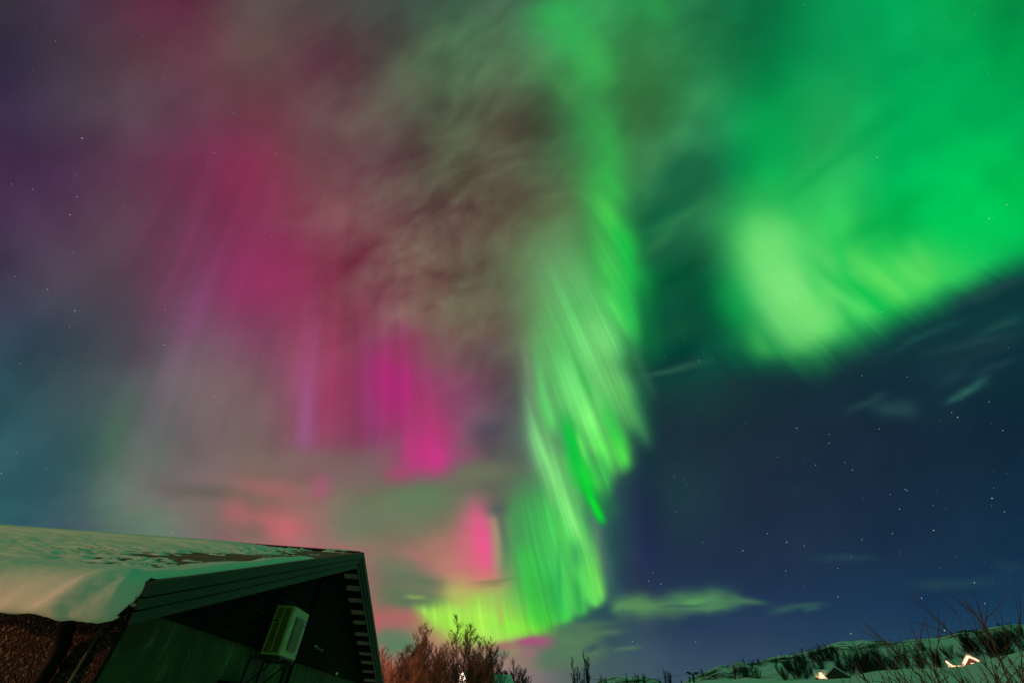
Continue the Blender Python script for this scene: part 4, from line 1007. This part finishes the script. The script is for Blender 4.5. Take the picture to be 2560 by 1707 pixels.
b = MB(); b.tube([(-L_/2-.30, -.9, hw_-g0+.35), (-L_/2-.30, -.9, hw_-g0+.6)], .09, 8); b.build('wall_lantern', m_string, hs)
lamp_pt((-L_/2-1.6, -.6, hw_-g0+.9), 900, parent=hs)
# log cabin on the hill with a lit porch
g_c = 172.
C0 = place(2030, 1671.5, g_c); C1 = place(2092, 1669, g_c)
cab_w = (C1-C0).length
zc = C0.z; base = zl((C0.x+C1.x)/2, (C0.y+C1.y)/2)
azc = math.atan2(C0.x+C1.x, C0.y+C1.y)
dirv = Vector((C1.x-C0.x, C1.y-C0.y, 0)).normalized(); rzc = math.atan2(dirv.y, dirv.x)
mid = (C0+C1)/2
hgt = C0.z-place(2045, 1704, g_c).z
cb, hrc = gable_house((mid.x, mid.y, zc-hgt), rzc, cab_w*.86, 4.2, hgt-2.0, R_(36), 'cabin', 'brown hillside cabin with snowy roof and a brightly lit porch', m_wallb, over=.4, snow_t=.3)
gx = cab_w*.40
b = MB(); b.prism([(gx-2.6, -4.0, -1), (gx+2.6, -4.0, -1), (gx+2.6, -4.0, hgt-1.9), (gx, -4.0, hgt-.1), (gx-2.6, -4.0, hgt-1.9)], (0, 4.5, 0)); b.build('wing_wall', m_wallb, cb)
b = MB(); b.prism([(gx-3.1, -4.4, hgt-2.15), (gx, -4.4, hgt+.02), (gx+3.1, -4.4, hgt-2.15), (gx+3.1, -4.4, hgt-1.85), (gx, -4.4, hgt+.35), (gx-3.1, -4.4, hgt-1.85)], (0, 5.5, 0)); soft(b.build('wing_roof', m_snow, cb), .08, 2)
px0, px1 = -cab_w*.36, gx-2.7
b = MB(); b.box((px0, -2.16, .3), (px1, -2.105, hgt-2.1)); b.build('porch_wall', m_log, cb)
for q in (.45,): 
    b = MB(); x_ = px0+(px1-px0)*q; b.box((x_-.35, -2.2, .6), (x_+.35, -2.162, 1.9)); wd = b.build('window', m_glow, cb); b = MB(); b.box((x_-.03, -2.22, .6), (x_+.03, -2.202, 1.9)); b.build('glazing_bar', m_wallb, wd)
b = MB(); b.box((gx-2.66, -3.9, .1), (gx-2.605, -2.4, hgt-2.2)); b.build('wing_lit_wall', m_glow, cb)  # wing side wall; its lamplit brightness is put in as emission
for x_ in (px0, px0+1.2): b = MB(); b.box((x_-.08, -3.7, -1), (x_+.08, -3.54, hgt-2.25)); b.build('post', m_wallb, cb)
b = MB(); b.box((px0-.3, -3.9, -.9), (px1+.1, -2.1, .08)); b.build('deck', m_wallw, cb)
b = MB(); b.box((px0, -3.4, hgt-2.35), (px1, -3.3, hgt-2.27)); b.build('glow_strip', m_string, cb)
lamp_pt((px1-.7, -3.0, 1.1), 150, parent=cb)
# farmhouse on the right with string lights along its gables
g_f = 176.
P_ = lambda x, y: place(x, y, g_f)
F0, F1 = P_(2363, 1660), P_(2459, 1652); dv = Vector((F1.x-F0.x, F1.y-F0.y, 0)); W = dv.length; rzf = math.atan2(dv.y, dv.x)
org = Vector((F0.x, F0.y, 0)); fz = P_(2363, 1674).z
fh = empty('farmhouse', (org.x+dv.x/2, org.y+dv.y/2, fz), rzf); tag(fh, 'hillside farmhouse outlined in glowing string lights, seen through the foreground branches', 'house')
def loc2(x, y):
    p = P_(x, y); q = Vector((p.x, p.y, 0))-org; return (q.dot(dv.normalized())-W/2, p.z-fz)
pl = [loc2(*q) for q in ((2363, 1668), (2363, 1648), (2383, 1664), (2405, 1661), (2419, 1638), (2459, 1655), (2459, 1668))]
# small left gable, long low front, large right gable
def gab(x0, x1, xa, zb, za, y0, y1, nm, mw, par):
    b = MB(); b.prism([(x0, y0, -2.), (x1, y0, -2.), (x1, y0, zb), (xa, y0, za), (x0, y0, zb)], (0, y1-y0, 0)); return b.build(nm, mw, par)
xa = pl[4][0]; za = pl[4][1]; xr = pl[5][0]; zr_ = pl[5][1]; xl = xa-(xr-xa)*.62
gab(xl, xr, xa, zr_, za-.15, 0, 6, 'gable_wall', m_wallb, fh)
b = MB(); b.prism([(xl-.5, -.5, zr_-.3), (xa, -.5, za-.05), (xr+.3, -.5, zr_-.3), (xr+.3, -.5, zr_), (xa, -.5, za+.3), (xl-.5, -.5, zr_)], (0, 6.8, 0)); b.build('roof_snow', m_snow, fh)
xg0, zg0 = pl[1]
b = MB(); b.prism([(xg0, 0, -2.), (xl, 0, -2.), (xl, 0, pl[3][1]-.3), (pl[2][0], 0, pl[2][1]-.2), (xg0, 0, zg0-.2)], (0, 4, 0)); b.build('low_wall', m_wallw, fh)
b = MB(); b.prism([(xg0-.2, -.3, zg0-.15), (pl[2][0], -.3, pl[2][1]-.12), (xl, -.3, pl[3][1]-.25), (xl, -.3, pl[3][1]+.02), (pl[2][0], -.3, pl[2][1]+.12), (xg0-.2, -.3, zg0+.1)], (0, 4.6, 0)); b.build('low_roof', m_snow, fh)
b = MB()
b.tube([(xl-.2, -.62, zr_-.35), (xa, -.62, za-.18)], .26, 6); b.tube([(xa, -.62, za-.18), (xr+.2, -.62, zr_-.38)], .22, 6)
b.tube([(xg0, -.42, -.1), (xg0, -.42, zg0-.3)], .14, 6); b.tube([(xg0, -.42, zg0-.3), (pl[2][0], -.42, pl[2][1]-.25)], .16, 6)
b.tube([(pl[2][0], -.42, pl[2][1]-.3), (xl-.2, -.42, pl[3][1]-.45)], .12, 6)
b.build('glow_strip', m_string, fh)
for x_, z_, w_ in ((xg0+1.0, .45, .5), (pl[2][0]+.9, .3, .3), (pl[2][0]+2.0, .4, .3), (xa+.6, zr_-.5, .8)):
    b = MB(); b.box((x_-w_, -.06, z_-.4), (x_+w_, -.005, z_+.45)); wd = b.build('window', m_glow, fh); b = MB(); b.box((x_-.04, -.08, z_-.4), (x_+.04, -.061, z_+.45)); b.build('glazing_bar', m_wallb, wd)
lamp_pt((xa, -1.4, zr_+.1), 30, parent=fh); lamp_pt((xg0+1.0, -1.2, .5), 30, parent=fh)

# ================================================================ lift pylons and their cables
def pylon(x, y, r, label, hscale=1.):
    tp = place(x, y, r); z0_ = zl(tp.x, tp.y); H = tp.z-z0_; a = math.atan2(tp.x, tp.y)
    rt = empty('lift_pylon', (tp.x, tp.y, z0_), -a); tag(rt, label, 'pylon')
    b = MB(); b.tube([(0, 0, -1), (0, 0, H-.25)], [.34*hscale, .26*hscale], 10); b.build('mast', m_steel, rt, True)
    b = MB(); b.box((-1.2*hscale, -.14, H-.45), (1.2*hscale, .14, H-.2)); b.build('crossarm', m_steel, rt)
    for s_ in (-1, 1):
        b = MB()
        for k in range(4): b.tube([(s_*1.05*hscale+(k-1.5)*.27*hscale, -.1, H-.02+.03*(k % 2)), (s_*1.05*hscale+(k-1.5)*.27*hscale, .1, H-.02+.03*(k % 2))], .16*hscale, 10)
        b.box((s_*1.05*hscale-.6*hscale, -.05, H-.2), (s_*1.05*hscale+.6*hscale, .05, H-.08)); b.build('roller_bank', m_steel, rt)
    return Vector((tp.x, tp.y, tp.z))
t1 = pylon(1731, 1680, 150, 'lift pylon with roller arms beside the left end of the hill')
t2 = pylon(2271, 1607, 235, 'lift pylon with roller arms standing against the snowy hill behind branches', 1.25)
t0 = place(1600, 1697, 118)
def cable(a, c, sag, off, label):
    pts = []
    for i in range(25):
        t = i/24; p = a.lerp(c, t); p.z -= sag*4*t*(1-t); pts.append(p+Vector((off*.3, off, 0)))
    o0 = pts[0].copy(); b = MB(); b.tube([p-o0 for p in pts], .03, 5); o = b.build('lift_cable', m_steel); o.location = o0; tag(o, label, 'cable')
cable(place(1480, 1707, 95)+Vector((0, 0, .6)), t1+Vector((0, 0, .12)), .8, 0, 'black lift cable running left from the pylon with the clear sky behind')
cable(t1+Vector((0, 0, .12)), t2+Vector((0, 0, .2)), 5.2, 0, 'black lift cable strung up the hillside between the two pylons')

# ================================================================ bare shrub close by on the right
def build_shrub():
    rn = random.Random(4)
    stems = [
     [(2186,1582),(2215,1605),(2245,1634),(2290,1682),(2330,1740)],
     [(2205,1596),(2218,1625),(2232,1660),(2246,1700),(2270,1750)],
     [(2236,1605),(2262,1650),(2300,1690),(2330,1740)],
     [(2290,1584),(2306,1625),(2330,1672),(2350,1707),(2380,1760)],
     [(2336,1583),(2362,1622),(2390,1665),(2410,1707),(2430,1760)],
     [(2354,1559),(2385,1586),(2413,1612),(2452,1650),(2490,1700),(2530,1770)],
     [(2380,1514),(2389,1533),(2410,1576),(2436,1622),(2468,1665),(2500,1710),(2530,1770)],
     [(2411,1496),(2440,1537),(2466,1574),(2480,1605),(2500,1650),(2518,1700),(2540,1770)],
     [(2462,1524),(2464,1548),(2466,1574),(2480,1605)],
     [(2452,1529),(2458,1550),(2466,1574)],
     [(2411,1546),(2444,1580),(2470,1615),(2500,1650)],
     [(2447,1565),(2470,1590),(2500,1620),(2530,1660),(2560,1710)],
     [(2515,1576),(2512,1600),(2506,1640),(2496,1670),(2500,1710)],
     [(2510,1570),(2540,1610),(2570,1660)],
     [(2183,1638),(2215,1668),(2245,1700),(2275,1745)],
     [(2196,1640),(2230,1675),(2262,1712),(2300,1760)],
     [(2340,1622),(2339,1650),(2345,1690),(2352,1730)],
     [(2550,1570),(2548,1620),(2556,1670),(2560,1720)],
     [(2548,1640),(2520,1670),(2500,1700),(2490,1740)],
     [(2370,1675),(2420,1707),(2460,1750)],
     [(2330,1665),(2370,1690),(2420,1720)],
     [(2290,1655),(2320,1690),(2345,1730)],
     [(2180,1700),(2230,1712),(2290,1750)],
     [(2120,1665),(2160,1700),(2200,1745)],
     [(2150,1690),(2190,1715),(2230,1760)]]
    root = place(2560, 1760, 3.9); root.z = zl(root.x, root.y)
    rt = empty('bare_shrub', root); tag(rt, 'leafless shrub with thin reddish branches close by at the right', 'shrub')
    S_ = MB(); T_ = MB()
    def sub(pts, n=5):
        out = []
        for i in range(len(pts)-1):
            p0, p1, p2, p3 = pts[max(i-1, 0)], pts[i], pts[i+1], pts[min(i+2, len(pts)-1)]
            for k in range(n):
                t = k/n; out.append(.5*((2*p1)+(p2-p0)*t+(2*p0-5*p1+4*p2-p3)*t*t+(3*p1-p0-3*p2+p3)*t**3))
        out.append(pts[-1]); return out
    for st_ in stems:
        r = rn.uniform(3.1, 4.8); k = rn.uniform(-.25, .25)
        P = [place(x, y, r+k*i/len(st_)) for i, (x, y) in enumerate(st_)]
        a = P[-1]; d_ = (P[-1]-P[-2]).normalized(); d_ = (d_+Vector((0, 0, -.5))).normalized(); foot = a+d_*((a.z+.15)/max(.3, -d_.z)); foot.z = -.12; P.append(a.lerp(foot, .5)); P.append(foot)
        Q = sub(P); n = len(Q); Q = [q+Vector((rn.gauss(0, .0025), rn.gauss(0, .0025), rn.gauss(0, .0025))) for q in Q]
        S_.tube([q-root for q in Q], [.0011+.0028*(i/n)**1.2 for i in range(n)], 5, False)
        for i in range(2, min(n-8, 26)):
            if rn.random() < .16:
                q = Q[i]; d = (Q[i-1]-Q[i+1]).normalized(); ax = Vector((rn.gauss(0, 1), rn.gauss(0, .6), rn.gauss(.3, .8))).normalized()
                d = (d*1.1+ax*.55).normalized(); L_ = rn.uniform(.08, .30)
                e = [q]; 
                for j in range(4): d = (d+Vector((rn.gauss(0, .07), rn.gauss(0, .07), rn.gauss(.02, .06)))).normalized(); e.append(e[-1]+d*L_/4)
                T_.tube([p-root for p in e], [.0024, .0021, .0018, .0015, .001], 4, False)
    # a lower thicket of finer shoots
    for i in range(85):
        x, y = rn.uniform(2080, 2600), rn.uniform(1652, 1706); y += max(0, (2300-x)*.10)
        r = rn.uniform(3.2, 5.4); tp = place(x, y, r); d = Vector((rn.gauss(-.35, .35), rn.gauss(0, .3), 1)).normalized()
        L_ = rn.uniform(.5, 1.1); e = [tp]
        for j in range(7): d = (d+Vector((rn.gauss(0, .05), rn.gauss(0, .05), .02))).normalized(); e.append(e[-1]-d*L_/7)
        T_.tube([p-root for p in e], [.0012+.0005*j for j in range(8)], 4, False)
        if rn.random() < .7:
            q = e[rn.randint(1, 3)]; d2 = Vector((rn.gauss(.3, .5), rn.gauss(0, .4), .8)).normalized(); T_.tube([q-root, q+d2*.08-root, q+d2*.17-root+Vector((0, 0, .01))], [.0018, .0014, .001], 4, False)
    S_.build('stem', m_twig, rt, True); T_.build('twig', m_twig, rt, True)
build_shrub()
